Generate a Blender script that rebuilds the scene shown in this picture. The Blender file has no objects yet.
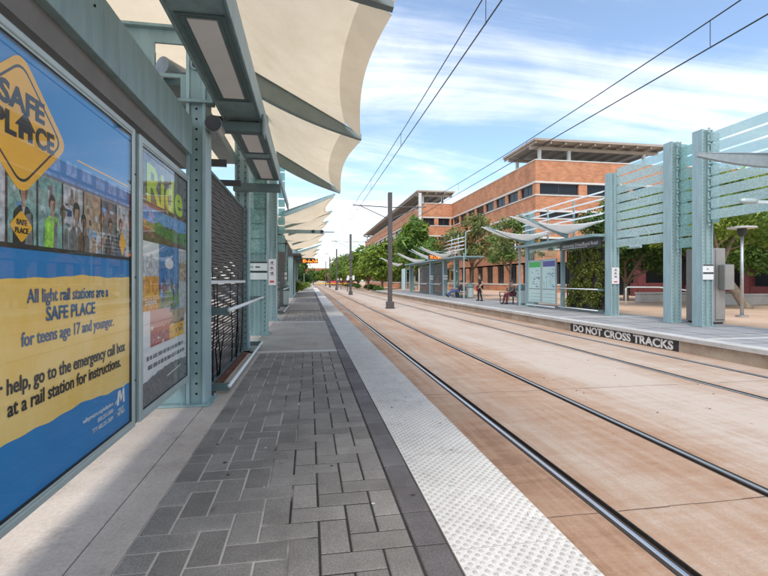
import bpy, math, random
from mathutils import Vector, Matrix
random.seed(7)
C = bpy.context.scene.collection
R = math.radians
sc = bpy.context.scene

# ------------------------------------------------------------------ materials
def rgb(c): return (c[0], c[1], c[2], 1)
def new_mat(name):
    m = bpy.data.materials.new(name); m.use_nodes = True
    n = m.node_tree.nodes; l = m.node_tree.links
    return m, n, l, n['Principled BSDF']
def mat(name, col, rough=.6, metal=0., var=.12, scale=6., bump=0., bscale=40., col2=None, spec=.5, stretch=None, dirt=0., coat=0.):
    """principled with two scales of noise in the colour, dirt patches and a fine bump"""
    m, n, l, b = new_mat(name)
    tc = n.new('ShaderNodeTexCoord'); mp = n.new('ShaderNodeMapping')
    l.new(tc.outputs['Object'], mp.inputs[0])
    if stretch: mp.inputs['Scale'].default_value = stretch
    n1 = n.new('ShaderNodeTexNoise'); n1.inputs['Scale'].default_value = scale; n1.inputs['Detail'].default_value = 8
    n1.inputs['Roughness'].default_value = .65
    l.new(mp.outputs[0], n1.inputs['Vector'])
    cr = n.new('ShaderNodeValToRGB')
    a = [max(0, c*(1-var)) for c in col]; z = col2 if col2 else [min(1, c*(1+var)) for c in col]
    cr.color_ramp.elements[0].position = .32; cr.color_ramp.elements[1].position = .68
    cr.color_ramp.elements[0].color = rgb(a); cr.color_ramp.elements[1].color = rgb(z)
    l.new(n1.outputs['Fac'], cr.inputs[0]); out = cr.outputs[0]
    if dirt > 0:
        n2 = n.new('ShaderNodeTexNoise'); n2.inputs['Scale'].default_value = scale*.35; n2.inputs['Detail'].default_value = 10
        n2.inputs['Roughness'].default_value = .75
        l.new(mp.outputs[0], n2.inputs['Vector'])
        c2 = n.new('ShaderNodeValToRGB'); c2.color_ramp.elements[0].position = .5; c2.color_ramp.elements[1].position = .72
        c2.color_ramp.elements[0].color = (0,0,0,1); c2.color_ramp.elements[1].color = (dirt,)*3+(1,)
        l.new(n2.outputs['Fac'], c2.inputs[0])
        mx = n.new('ShaderNodeMixRGB'); mx.blend_type = 'MIX'
        l.new(c2.outputs[0], mx.inputs[0]); l.new(out, mx.inputs[1]); mx.inputs[2].default_value = rgb([c*.45 for c in col])
        out = mx.outputs[0]
    l.new(out, b.inputs['Base Color'])
    b.inputs['Roughness'].default_value = rough; b.inputs['Metallic'].default_value = metal
    b.inputs['Specular IOR Level'].default_value = spec
    if coat: b.inputs['Coat Weight'].default_value = coat
    if bump > 0:
        n3 = n.new('ShaderNodeTexNoise'); n3.inputs['Scale'].default_value = bscale; n3.inputs['Detail'].default_value = 6
        l.new(tc.outputs['Object'], n3.inputs['Vector'])
        bp = n.new('ShaderNodeBump'); bp.inputs['Strength'].default_value = bump; bp.inputs['Distance'].default_value = .01
        l.new(n3.outputs['Fac'], bp.inputs['Height']); l.new(bp.outputs[0], b.inputs['Normal'])
    return m
M = {}
M['teal'] = mat('teal_paint', (.225,.32,.32), .42, 0, .16, 3, .05, 60, dirt=.35, stretch=(3,3,.5))
M['teal_pale'] = mat('pale_teal_paint', (.29,.40,.41), .42, 0, .12, 3, .05, 60, dirt=.28, stretch=(3,3,.5))
M['teal_dark'] = mat('dark_teal_paint', (.105,.155,.15), .45, 0, .12, 4, dirt=.2)
M['teal_mid'] = mat('mid_teal_paint', (.20,.25,.25), .42, 0, .10, 3, dirt=.2)
M['alu'] = mat('frame_aluminium', (.46,.53,.51), .38, .35, .06, 5, dirt=.15)
M['white_metal'] = mat('white_painted_metal', (.72,.76,.76), .4, 0, .05, 3, dirt=.12)
M['blade'] = mat('silver_blade', (.62,.68,.68), .35, .3, .06, 3)
M['steel'] = mat('galvanised_steel', (.42,.43,.43), .4, .6, .12, 8)
M['black'] = mat('black_rubber', (.012,.013,.013), .6, 0, .2, 20)
M['hole'] = mat('dark_hole', (.006,.008,.008), .9, 0, .1, 20, spec=.1)
M['dark'] = mat('charcoal_paint', (.035,.035,.036), .55, 0, .2, 8)
M['louvre'] = mat('weathered_dark_louvre', (.075,.068,.065), .6, 0, .35, 9, col2=(.12,.112,.105))
M['diffuser'] = mat('light_diffuser', (.82,.79,.76), .5, 0, .05, 2)
M['pole'] = mat('brown_pole_paint', (.085,.072,.068), .5, 0, .15, 4)
M['wire'] = mat('wire', (.03,.03,.035), .5)
M['insul'] = mat('insulator', (.42,.43,.42), .3)
M['cabinet'] = mat('grey_cabinet', (.33,.305,.28), .42, .25, .10, 2.5, dirt=.2)
M['sign_white'] = mat('sign_white', (.74,.74,.72), .5, 0, .03, 4)
M['notice'] = mat('notice_pink_white', (.70,.66,.66), .5, 0, .03, 4)
M['sign_black'] = mat('sign_black', (.02,.02,.024), .35, 0, .2, 4)
M['ink_white'] = mat('white_lettering', (.78,.78,.76), .5, 0, .08, 30)
M['ink_dark'] = mat('dark_lettering', (.02,.02,.025), .5)
M['stencil'] = mat('worn_white_stencil', (.72,.70,.66), .7, 0, .3, 14, dirt=.5)
M['stencil_bg'] = mat('worn_black_paint', (.03,.03,.031), .7, 0, .35, 7)
M['bark'] = mat('bark', (.20,.15,.105), .9, 0, .3, 10, .4, 30)
M['bark_pale'] = mat('pale_bark', (.27,.215,.155), .9, 0, .3, 9, .3, 30)
M['mulch'] = mat('red_brown_mulch', (.13,.055,.035), .95, 0, .6, 30, 1., 60)
M['soil'] = mat('soil', (.16,.12,.085), .95, 0, .4, 12, .6, 40)
M['terracotta'] = mat('terracotta_roof', (.34,.13,.075), .8, 0, .25, 8)
M['stucco'] = mat('stucco', (.58,.47,.36), .85, 0, .08, 3)
M['white_trim'] = mat('white_concrete_trim', (.62,.61,.57), .75, 0, .08, 2, dirt=.12)
M['roof_dark'] = mat('shade_roof_slab', (.40,.33,.27), .8, 0, .12, .6)
M['dkred'] = mat('dark_red_masonry', (.135,.035,.035), .8, 0, .25, 5)
M['skin'] = mat('skin', (.42,.25,.17), .55)
M['hair'] = mat('dark_hair', (.025,.018,.014), .6)
M['denim'] = mat('blue_denim', (.05,.085,.20), .8)
M['black_cloth'] = mat('black_cloth', (.02,.02,.024), .85)
M['maroon'] = mat('maroon_cloth', (.13,.02,.03), .85)
M['brown_cloth'] = mat('brown_cloth', (.13,.09,.07), .85)
M['grey_cloth'] = mat('grey_cloth', (.20,.20,.20), .85)
M['red'] = mat('red_plastic', (.50,.03,.035), .5)
M['yellow'] = mat('yellow_paint', (.72,.42,.04), .6)
M['infill'] = mat('brown_grey_infill', (.17,.155,.14), .6, 0, .1, 4, dirt=.2)
M['wood'] = mat('tan_wood', (.36,.24,.13), .7)
M['rail_top'] = mat('polished_rail', (.80,.78,.75), .30, 1., .12, 4, stretch=(10,.6,10))
M['rail_side'] = mat('rusty_rail_side', (.055,.038,.030), .7, .3, .4, 8)
M['joint_brown'] = mat('slab_joint_filler', (.13,.075,.05), .9, 0, .4, 9)
M['groove'] = mat('flangeway_dirt', (.030,.024,.021), .95, 0, .5, 20)

def concrete(name, col, col2, bump=.25, crack=0., scale=1.2, pits=True):
    m, n, l, b = new_mat(name)
    tc = n.new('ShaderNodeTexCoord')
    def noise(s, d=9, r=.65):
        t = n.new('ShaderNodeTexNoise'); t.inputs['Scale'].default_value = s; t.inputs['Detail'].default_value = d; t.inputs['Roughness'].default_value = r
        l.new(tc.outputs['Object'], t.inputs['Vector']); return t.outputs['Fac']
    def ramp(src, p0, p1, c0, c1):
        r = n.new('ShaderNodeValToRGB'); r.color_ramp.elements[0].position = p0; r.color_ramp.elements[1].position = p1
        r.color_ramp.elements[0].color = rgb(c0); r.color_ramp.elements[1].color = rgb(c1); l.new(src, r.inputs[0]); return r.outputs[0]
    base = ramp(noise(scale), .34, .66, col, col2)
    fine = ramp(noise(45, 4), .3, .7, (.80,)*3, (1.12,)*3)
    mx = n.new('ShaderNodeMixRGB'); mx.blend_type = 'MULTIPLY'; mx.inputs[0].default_value = .8
    l.new(base, mx.inputs[1]); l.new(fine, mx.inputs[2])
    st = ramp(noise(scale*2.7, 10, .75), .53, .7, (0,)*3, (.55,)*3)
    m2 = n.new('ShaderNodeMixRGB'); l.new(st, m2.inputs[0]); l.new(mx.outputs[0], m2.inputs[1]); m2.inputs[2].default_value = rgb([c*.55 for c in col])
    l.new(m2.outputs[0], b.inputs['Base Color'])
    b.inputs['Roughness'].default_value = .85; b.inputs['Specular IOR Level'].default_value = .3
    bp = n.new('ShaderNodeBump'); bp.inputs['Strength'].default_value = bump; bp.inputs['Distance'].default_value = .006
    l.new(noise(90, 6), bp.inputs['Height']); l.new(bp.outputs[0], b.inputs['Normal'])
    return m
M['conc'] = concrete('platform_concrete', (.43,.36,.305), (.58,.50,.43))
M['conc_grey'] = concrete('grey_platform_concrete', (.29,.262,.23), (.38,.345,.305), scale=1.7)
M['conc_light'] = concrete('light_concrete_band', (.46,.44,.41), (.58,.56,.53))
M['face'] = concrete('stained_platform_face', (.33,.25,.18), (.50,.41,.31), scale=1.6)
M['tactile'] = concrete('tactile_white', (.63,.60,.555), (.73,.70,.655), bump=.1, scale=2.0)
M['dome'] = concrete('worn_tactile_domes', (.42,.39,.36), (.53,.50,.465), bump=.1, scale=2.0)
M['plaza'] = concrete('tan_plaza_paving', (.50,.33,.22), (.60,.43,.31), scale=.5)
M['road'] = concrete('asphalt', (.045,.045,.046), (.065,.064,.063), scale=.4)
M['sidewalk'] = concrete('sidewalk_concrete', (.38,.35,.31), (.47,.44,.40), scale=.5)
M['grey_pave'] = concrete('grey_far_paving', (.27,.265,.26), (.36,.355,.35), scale=.8)
M['earth'] = concrete('dry_earth', (.30,.235,.17), (.38,.30,.22), scale=.15)
M['low_wall'] = concrete('low_wall_concrete', (.42,.40,.37), (.52,.50,.47))

def paver_mat(name, c0, c1, c2):
    m, n, l, b = new_mat(name)
    g = n.new('ShaderNodeNewGeometry')
    r = n.new('ShaderNodeValToRGB'); e = r.color_ramp.elements
    e[0].color = rgb(c0); e[1].color = rgb(c2); k = e.new(.5); k.color = rgb(c1)
    l.new(g.outputs['Random Per Island'], r.inputs[0])
    tc = n.new('ShaderNodeTexCoord')
    t = n.new('ShaderNodeTexNoise'); t.inputs['Scale'].default_value = 95; t.inputs['Detail'].default_value = 6; t.inputs['Roughness'].default_value = .8
    l.new(tc.outputs['Object'], t.inputs['Vector'])
    t2 = n.new('ShaderNodeTexNoise'); t2.inputs['Scale'].default_value = 2.2; t2.inputs['Detail'].default_value = 8; t2.inputs['Roughness'].default_value = .7
    l.new(tc.outputs['Object'], t2.inputs['Vector'])
    f = n.new('ShaderNodeValToRGB'); f.color_ramp.elements[0].position = .3; f.color_ramp.elements[1].position = .7
    f.color_ramp.elements[0].color = (.50,.50,.50,1); f.color_ramp.elements[1].color = (1.36,1.36,1.36,1); l.new(t.outputs['Fac'], f.inputs[0])
    f2 = n.new('ShaderNodeValToRGB'); f2.color_ramp.elements[0].position = .35; f2.color_ramp.elements[1].position = .65
    f2.color_ramp.elements[0].color = (.78,.77,.76,1); f2.color_ramp.elements[1].color = (1.14,1.14,1.13,1); l.new(t2.outputs['Fac'], f2.inputs[0])
    a = n.new('ShaderNodeMixRGB'); a.blend_type = 'MULTIPLY'; a.inputs[0].default_value = 1; l.new(r.outputs[0], a.inputs[1]); l.new(f.outputs[0], a.inputs[2])
    a2 = n.new('ShaderNodeMixRGB'); a2.blend_type = 'MULTIPLY'; a2.inputs[0].default_value = 1; l.new(a.outputs[0], a2.inputs[1]); l.new(f2.outputs[0], a2.inputs[2])
    l.new(a2.outputs[0], b.inputs['Base Color']); b.inputs['Roughness'].default_value = .8; b.inputs['Specular IOR Level'].default_value = .35
    bp = n.new('ShaderNodeBump'); bp.inputs['Strength'].default_value = .5; bp.inputs['Distance'].default_value = .004
    l.new(t.outputs['Fac'], bp.inputs['Height']); l.new(bp.outputs[0], b.inputs['Normal'])
    return m
M['paver'] = paver_mat('grey_pavers', (.205,.187,.168), (.245,.224,.202), (.295,.27,.244))
M['soldier'] = paver_mat('charcoal_border_pavers', (.125,.112,.11), (.155,.14,.138), (.20,.183,.18))
def joint_mat():
    m = concrete('sand_joints', (.022,.020,.018), (.05,.045,.04), scale=2.)
    n = m.node_tree.nodes; l = m.node_tree.links; b = n['Principled BSDF']; src = b.inputs['Base Color'].links[0].from_socket    # pale sand lies swept into the joints by the wall
    tc = n.new('ShaderNodeTexCoord'); s = n.new('ShaderNodeSeparateXYZ'); l.new(tc.outputs['Object'], s.inputs[0]); t = n.new('ShaderNodeTexNoise'); t.inputs['Scale'].default_value = 1.6; t.inputs['Detail'].default_value = 6; l.new(tc.outputs['Object'], t.inputs['Vector'])
    q = n.new('ShaderNodeMath'); q.operation = 'MULTIPLY_ADD'; l.new(t.outputs['Fac'], q.inputs[0]); q.inputs[1].default_value = -1.1; l.new(s.outputs[0], q.inputs[2])
    r = n.new('ShaderNodeValToRGB'); r.color_ramp.elements[0].position = 0; r.color_ramp.elements[1].position = 1; r.color_ramp.elements[0].color = (1,1,1,1); r.color_ramp.elements[1].color = (0,0,0,1)
    mr = n.new('ShaderNodeMapRange'); mr.inputs[1].default_value = -.86; mr.inputs[2].default_value = -.62; l.new(q.outputs[0], mr.inputs[0]); l.new(mr.outputs[0], r.inputs[0])
    x = n.new('ShaderNodeMixRGB'); l.new(r.outputs[0], x.inputs[0]); l.new(src, x.inputs[1]); x.inputs[2].default_value = (.50,.455,.40,1); l.new(x.outputs[0], b.inputs['Base Color']); return m
M['joint'] = joint_mat()

def track_mat():
    """concrete track slab: rust staining near the rails, paler in between"""
    m, n, l, b = new_mat('track_slab')
    tc = n.new('ShaderNodeTexCoord'); sx = n.new('ShaderNodeSeparateXYZ'); l.new(tc.outputs['Object'], sx.inputs[0])
    def noise(s, d=9, r=.7, st=None):
        t = n.new('ShaderNodeTexNoise'); t.inputs['Scale'].default_value = s; t.inputs['Detail'].default_value = d; t.inputs['Roughness'].default_value = r
        if st:
            mp = n.new('ShaderNodeMapping'); mp.inputs['Scale'].default_value = st; l.new(tc.outputs['Object'], mp.inputs[0]); l.new(mp.outputs[0], t.inputs['Vector'])
        else: l.new(tc.outputs['Object'], t.inputs['Vector'])
        return t.outputs['Fac']
    def math_(op, a, bb):
        q = n.new('ShaderNodeMath'); q.operation = op
        for i, v in enumerate((a, bb)):
            if isinstance(v, (int, float)): q.inputs[i].default_value = v
            else: l.new(v, q.inputs[i])
        return q.outputs[0]
    # rust profile across the slab (object x = world x, 0..10)
    r = n.new('ShaderNodeValToRGB'); el = r.color_ramp.elements
    pts = [(.10,.95),(.19,1.),(.25,.62),(.31,.72),(.37,.90),(.42,.50),(.46,.10),(.59,.14),(.645,.58),(.70,.38),(.79,.55),(.87,.8)]
    el[0].position = pts[0][0]; el[0].color = (pts[0][1],)*3+(1,)
    el[1].position = pts[-1][0]; el[1].color = (pts[-1][1],)*3+(1,)
    for p, v in pts[1:-1]:
        k = el.new(p); k.color = (v,)*3+(1,)
    l.new(math_('MULTIPLY', sx.outputs[0], .1), r.inputs[0])
    big = noise(.7, 9, .65, (1.6,.55,1)); streak = noise(2.2, 9, .75, (.7,2.6,1))
    fac = math_('ADD', math_('MULTIPLY', r.outputs[0], .75), math_('MULTIPLY', math_('SUBTRACT', big, .5), 1.2))
    fac = math_('ADD', fac, math_('MULTIPLY', math_('SUBTRACT', streak, .5), .95))
    c = n.new('ShaderNodeValToRGB'); ce = c.color_ramp.elements
    ce[0].position = .05; ce[0].color = (.53,.435,.36,1); ce[1].position = .98; ce[1].color = (.29,.165,.10,1)
    k = ce.new(.5); k.color = (.44,.31,.225,1); k = ce.new(.78); k.color = (.385,.235,.15,1)
    l.new(fac, c.inputs[0])
    grime = noise(3.0, 8, .7, (3.2,.10,1)); fac = math_('ADD', fac, math_('MULTIPLY', math_('SUBTRACT', grime, .5), .9)); l.new(fac, c.inputs[0])
    fine = n.new('ShaderNodeValToRGB'); fine.color_ramp.elements[0].position = .3; fine.color_ramp.elements[1].position = .7
    fine.color_ramp.elements[0].color = (.82,.82,.82,1); fine.color_ramp.elements[1].color = (1.1,1.1,1.1,1)
    l.new(noise(55, 4, .8), fine.inputs[0])
    mx = n.new('ShaderNodeMixRGB'); mx.blend_type = 'MULTIPLY'; mx.inputs[0].default_value = .9
    l.new(c.outputs[0], mx.inputs[1]); l.new(fine.outputs[0], mx.inputs[2])
    # dark smears of grease
    sm = n.new('ShaderNodeValToRGB'); sm.color_ramp.elements[0].position = .60; sm.color_ramp.elements[1].position = .74
    sm.color_ramp.elements[0].color = (0,0,0,1); sm.color_ramp.elements[1].color = (.36,.36,.36,1)
    l.new(noise(1.7, 10, .75, (1.3,1.8,1)), sm.inputs[0])
    m2 = n.new('ShaderNodeMixRGB'); l.new(sm.outputs[0], m2.inputs[0]); l.new(mx.outputs[0], m2.inputs[1]); m2.inputs[2].default_value = (.26,.165,.115,1)
    vo = n.new('ShaderNodeTexVoronoi'); vo.inputs['Scale'].default_value = 3.1; l.new(tc.outputs['Object'], vo.inputs['Vector'])
    dr = n.new('ShaderNodeValToRGB'); dr.color_ramp.elements[0].position = .035; dr.color_ramp.elements[1].position = .075; dr.color_ramp.elements[0].color = (.55,)*3+(1,); dr.color_ramp.elements[1].color = (0,0,0,1); l.new(vo.outputs['Distance'], dr.inputs[0])
    gate = math_('MULTIPLY', dr.outputs[0], math_('GREATER_THAN', noise(1.1, 3), .52))
    m3 = n.new('ShaderNodeMixRGB'); l.new(gate, m3.inputs[0]); l.new(m2.outputs[0], m3.inputs[1]); m3.inputs[2].default_value = (.10,.065,.045,1)
    l.new(m3.outputs[0], b.inputs['Base Color']); b.inputs['Roughness'].default_value = .8; b.inputs['Specular IOR Level'].default_value = .3
    bp = n.new('ShaderNodeBump'); bp.inputs['Strength'].default_value = .2; bp.inputs['Distance'].default_value = .006
    l.new(noise(70, 6), bp.inputs['Height']); l.new(bp.outputs[0], b.inputs['Normal'])
    return m
M['track'] = track_mat()

def brick_mat(name, c1, c2, mortar):
    m, n, l, b = new_mat(name)
    tc = n.new('ShaderNodeTexCoord'); s = n.new('ShaderNodeSeparateXYZ'); l.new(tc.outputs['Object'], s.inputs[0])
    ad = n.new('ShaderNodeMath'); ad.operation = 'ADD'; l.new(s.outputs[0], ad.inputs[0]); l.new(s.outputs[1], ad.inputs[1])
    cb = n.new('ShaderNodeCombineXYZ'); l.new(ad.outputs[0], cb.inputs[0]); l.new(s.outputs[2], cb.inputs[1])
    br = n.new('ShaderNodeTexBrick'); l.new(cb.outputs[0], br.inputs['Vector'])
    br.inputs['Color1'].default_value = rgb(c1); br.inputs['Color2'].default_value = rgb(c2); br.inputs['Mortar'].default_value = rgb(mortar)
    br.inputs['Scale'].default_value = 1; br.inputs['Brick Width'].default_value = .42; br.inputs['Row Height'].default_value = .14; br.inputs['Mortar Size'].default_value = .012
    t = n.new('ShaderNodeTexNoise'); t.inputs['Scale'].default_value = .8; t.inputs['Detail'].default_value = 8; l.new(tc.outputs['Object'], t.inputs['Vector'])
    f = n.new('ShaderNodeValToRGB'); f.color_ramp.elements[0].position = .3; f.color_ramp.elements[1].position = .7
    f.color_ramp.elements[0].color = (.78,.76,.75,1); f.color_ramp.elements[1].color = (1.15,1.15,1.15,1); l.new(t.outputs['Fac'], f.inputs[0])
    mx = n.new('ShaderNodeMixRGB'); mx.blend_type = 'MULTIPLY'; mx.inputs[0].default_value = 1; l.new(br.outputs[0], mx.inputs[1]); l.new(f.outputs[0], mx.inputs[2])
    l.new(mx.outputs[0], b.inputs['Base Color']); b.inputs['Roughness'].default_value = .85
    return m
M['brick'] = brick_mat('orange_brick', (.46,.155,.065), (.57,.24,.11), (.48,.34,.24))

def glass_mat(name, tint, refl=1.0, frit=0., frit_scale=9., frit_col=(.62,.76,.74), kind='square'):
    """thin sheet of glass: see-through, Fresnel gloss, and optionally a ceramic frit printed on it"""
    m = bpy.data.materials.new(name); m.use_nodes = True; n = m.node_tree.nodes; l = m.node_tree.links; n.clear()
    out = n.new('ShaderNodeOutputMaterial'); tr = n.new('ShaderNodeBsdfTransparent'); tr.inputs[0].default_value = rgb(tint)
    gl = n.new('ShaderNodeBsdfGlossy'); gl.inputs['Roughness'].default_value = .015; gl.inputs[0].default_value = (1,1,1,1)
    fr = n.new('ShaderNodeLayerWeight'); fr.inputs[0].default_value = .5     # Schlick: 0.04 + 0.96 (1 - cos)^5, the same from both sides
    pw = n.new('ShaderNodeMath'); pw.operation = 'POWER'; pw.inputs[1].default_value = 5; l.new(fr.outputs['Facing'], pw.inputs[0])
    ma = n.new('ShaderNodeMath'); ma.operation = 'MULTIPLY_ADD'; ma.inputs[1].default_value = .97; ma.inputs[2].default_value = .028; l.new(pw.outputs[0], ma.inputs[0])
    mu = n.new('ShaderNodeMath'); mu.operation = 'MULTIPLY'; mu.inputs[1].default_value = refl; mu.use_clamp = True; l.new(ma.outputs[0], mu.inputs[0])
    base = tr.outputs[0]
    if frit > 0:
        tc = n.new('ShaderNodeTexCoord')
        vo = n.new('ShaderNodeTexVoronoi'); vo.inputs['Scale'].default_value = frit_scale; vo.distance = 'CHEBYCHEV'; vo.inputs['Randomness'].default_value = .85
        l.new(tc.outputs['Object'], vo.inputs['Vector'])
        no = n.new('ShaderNodeTexNoise'); no.inputs['Scale'].default_value = 1.1; no.inputs['Detail'].default_value = 3; l.new(tc.outputs['Object'], no.inputs['Vector'])
        ad = n.new('ShaderNodeMath'); ad.operation = 'MULTIPLY_ADD'; l.new(no.outputs['Fac'], ad.inputs[0]); ad.inputs[1].default_value = -.5; l.new(vo.outputs['Distance'], ad.inputs[2])
        cr = n.new('ShaderNodeValToRGB'); cr.color_ramp.interpolation = 'LINEAR'
        cr.color_ramp.elements[0].position = .10; cr.color_ramp.elements[1].position = .16
        cr.color_ramp.elements[0].color = (frit,)*3+(1,); cr.color_ramp.elements[1].color = (frit*.74,)*3+(1,)
        l.new(ad.outputs[0], cr.inputs[0])
        df = n.new('ShaderNodeBsdfDiffuse'); df.inputs[0].default_value = rgb(frit_col)
        tl = n.new('ShaderNodeBsdfTranslucent'); tl.inputs[0].default_value = rgb(frit_col)
        dm = n.new('ShaderNodeMixShader'); dm.inputs[0].default_value = .5; l.new(df.outputs[0], dm.inputs[1]); l.new(tl.outputs[0], dm.inputs[2])
        mx = n.new('ShaderNodeMixShader'); l.new(cr.outputs[0], mx.inputs[0]); l.new(base, mx.inputs[1]); l.new(dm.outputs[0], mx.inputs[2]); base = mx.outputs[0]
    ms = n.new('ShaderNodeMixShader'); l.new(mu.outputs[0], ms.inputs[0]); l.new(base, ms.inputs[1]); l.new(gl.outputs[0], ms.inputs[2])
    l.new(ms.outputs[0], out.inputs[0])
    return m
M['glass'] = glass_mat('cabinet_glass', (.985,.99,.99), 1.1)
M['frit'] = glass_mat('patterned_glass', (.72,.86,.86), .8, .62, 17., (.70,.82,.82))
M['frit_fin'] = glass_mat('green_glass_fin', (.55,.76,.73), .9, .62, 15., (.50,.69,.67))
M['plain_glass'] = glass_mat('shelter_glass', (.80,.90,.88), 1.0)
m, n, l, b = new_mat('window_glass'); b.inputs['Base Color'].default_value = (.018,.022,.026,1); b.inputs['Roughness'].default_value = .12; b.inputs['Specular IOR Level'].default_value = .25; M['window'] = m

def fabric_mat(name, col, transl):
    m = bpy.data.materials.new(name); m.use_nodes = True; n = m.node_tree.nodes; l = m.node_tree.links; n.clear()
    out = n.new('ShaderNodeOutputMaterial'); tc = n.new('ShaderNodeTexCoord')
    t = n.new('ShaderNodeTexNoise'); t.inputs['Scale'].default_value = 1.6; t.inputs['Detail'].default_value = 9; t.inputs['Roughness'].default_value = .7; l.new(tc.outputs['Object'], t.inputs['Vector'])
    f = n.new('ShaderNodeValToRGB'); f.color_ramp.elements[0].position = .3; f.color_ramp.elements[1].position = .62
    f.color_ramp.elements[0].color = rgb([c*q for c, q in zip(col, (.88,.85,.81))]); f.color_ramp.elements[1].color = rgb(col); l.new(t.outputs['Fac'], f.inputs[0])
    d = n.new('ShaderNodeBsdfDiffuse'); q = n.new('ShaderNodeBsdfTranslucent'); l.new(f.outputs[0], d.inputs[0])
    mu = n.new('ShaderNodeMixRGB'); mu.blend_type = 'MULTIPLY'; mu.inputs[0].default_value = 1; mu.inputs[2].default_value = (1,.93,.82,1) if col[2] < .8 else (1,1,1,1); l.new(f.outputs[0], mu.inputs[1]); l.new(mu.outputs[0], q.inputs[0])
    s = n.new('ShaderNodeMixShader'); s.inputs[0].default_value = transl; l.new(d.outputs[0], s.inputs[1]); l.new(q.outputs[0], s.inputs[2]); l.new(s.outputs[0], out.inputs[0])
    return m
M['fabric'] = fabric_mat('cream_canopy_fabric', (.82,.73,.595), .58)
M['hem'] = fabric_mat('double_layer_hem', (.76,.66,.52), .45)
M['fabric_white'] = fabric_mat('white_canopy_fabric', (.90,.90,.89), .55)

def leaf_mat(name, c0, c1, c2):
    m = bpy.data.materials.new(name); m.use_nodes = True; n = m.node_tree.nodes; l = m.node_tree.links; n.clear()
    out = n.new('ShaderNodeOutputMaterial'); g = n.new('ShaderNodeNewGeometry')
    r = n.new('ShaderNodeValToRGB'); e = r.color_ramp.elements; e[0].color = rgb(c0); e[1].color = rgb(c2); k = e.new(.55); k.color = rgb(c1)
    l.new(g.outputs['Random Per Island'], r.inputs[0])
    tc = n.new('ShaderNodeTexCoord'); no = n.new('ShaderNodeTexNoise'); no.inputs['Scale'].default_value = .9; no.inputs['Detail'].default_value = 3; l.new(tc.outputs['Object'], no.inputs['Vector'])
    rv = n.new('ShaderNodeValToRGB'); rv.color_ramp.elements[0].position = .35; rv.color_ramp.elements[1].position = .65; rv.color_ramp.elements[0].color = (.55,.62,.55,1); rv.color_ramp.elements[1].color = (1.4,1.32,1.2,1); l.new(no.outputs['Fac'], rv.inputs[0])
    mq = n.new('ShaderNodeMixRGB'); mq.blend_type = 'MULTIPLY'; mq.inputs[0].default_value = 1; l.new(r.outputs[0], mq.inputs[1]); l.new(rv.outputs[0], mq.inputs[2]); r = mq
    d = n.new('ShaderNodeBsdfPrincipled'); d.inputs['Roughness'].default_value = .55; d.inputs['Specular IOR Level'].default_value = .3; l.new(r.outputs[0], d.inputs['Base Color'])
    q = n.new('ShaderNodeBsdfTranslucent'); l.new(r.outputs[0], q.inputs[0])
    s = n.new('ShaderNodeMixShader'); s.inputs[0].default_value = .35; l.new(d.outputs[0], s.inputs[1]); l.new(q.outputs[0], s.inputs[2]); l.new(s.outputs[0], out.inputs[0])
    return m
M['leaf_dark'] = leaf_mat('dark_green_leaves', (.045,.09,.022), (.08,.16,.038), (.16,.26,.065))
M['leaf_mid'] = leaf_mat('mid_green_leaves', (.075,.14,.028), (.135,.235,.048), (.24,.36,.09))
M['leaf_bright'] = leaf_mat('yellow_green_leaves', (.11,.17,.02), (.20,.29,.04), (.32,.40,.08))
M['leaf_olive'] = leaf_mat('olive_leaves', (.10,.125,.04), (.19,.22,.075), (.34,.36,.15))
M['leaf_rust'] = leaf_mat('rusty_leaves', (.11,.10,.03), (.22,.15,.05), (.40,.20,.07))
M['vine'] = leaf_mat('vine_leaves', (.09,.11,.022), (.17,.20,.045), (.33,.33,.09))

def flat(name, col, rough=.45):
    v = .05 if any(k in name for k in ('blue','yellow','gold','white','black','ink','map','lime')) and 'light' not in name and 'sky' not in name else .55
    return mat(name, col, rough, 0, v, 5 if v < .1 else 22)
P = {k: flat('print_'+k, v) for k, v in dict(blue=(.012,.21,.50), navy=(.012,.05,.12), yellow=(.85,.52,.09), gold=(.85,.44,.02), cream=(.72,.66,.55), black=(.02,.018,.016),
     lightblue=(.16,.34,.62), lime=(.52,.70,.04), orange=(.72,.30,.02), red=(.42,.10,.08), pink=(.58,.30,.27), white=(.76,.76,.74), grey=(.16,.16,.155), palegrey=(.48,.50,.50),
     green=(.10,.24,.05), tan=(.42,.30,.19), skyblue=(.05,.20,.45), brown=(.14,.08,.05), skin=(.40,.23,.15), purple=(.10,.09,.30), map=(.50,.66,.62), mapgreen=(.06,.45,.10), jade=(.20,.36,.32), vest=(.30,.62,.06)).items()}
def worn_yellow():
    m = mat('print_yellow_field', (.86,.53,.09), .45, 0, .0, 2.5, col2=(.90,.66,.26)); return m
P['field'] = worn_yellow()

def led_mat():
    m, n, l, b = new_mat('led_dots')
    tc = n.new('ShaderNodeTexCoord'); mp = n.new('ShaderNodeMapping'); mp.inputs['Scale'].default_value = (14, 14, 12); l.new(tc.outputs['Object'], mp.inputs[0])
    w = n.new('ShaderNodeTexWhiteNoise'); fl = n.new('ShaderNodeVectorMath'); fl.operation = 'FLOOR'; l.new(mp.outputs[0], fl.inputs[0]); l.new(fl.outputs[0], w.inputs['Vector'])
    g = n.new('ShaderNodeMath'); g.operation = 'GREATER_THAN'; g.inputs[1].default_value = .45; l.new(w.outputs['Value'], g.inputs[0])
    mu = n.new('ShaderNodeMath'); mu.operation = 'MULTIPLY'; mu.inputs[1].default_value = 1.6; l.new(g.outputs[0], mu.inputs[0])
    b.inputs['Base Color'].default_value = (.02,.01,.008,1); b.inputs['Emission Color'].default_value = (1,.20,.02,1); l.new(mu.outputs[0], b.inputs['Emission Strength'])
    return m
M['led'] = led_mat()

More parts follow.
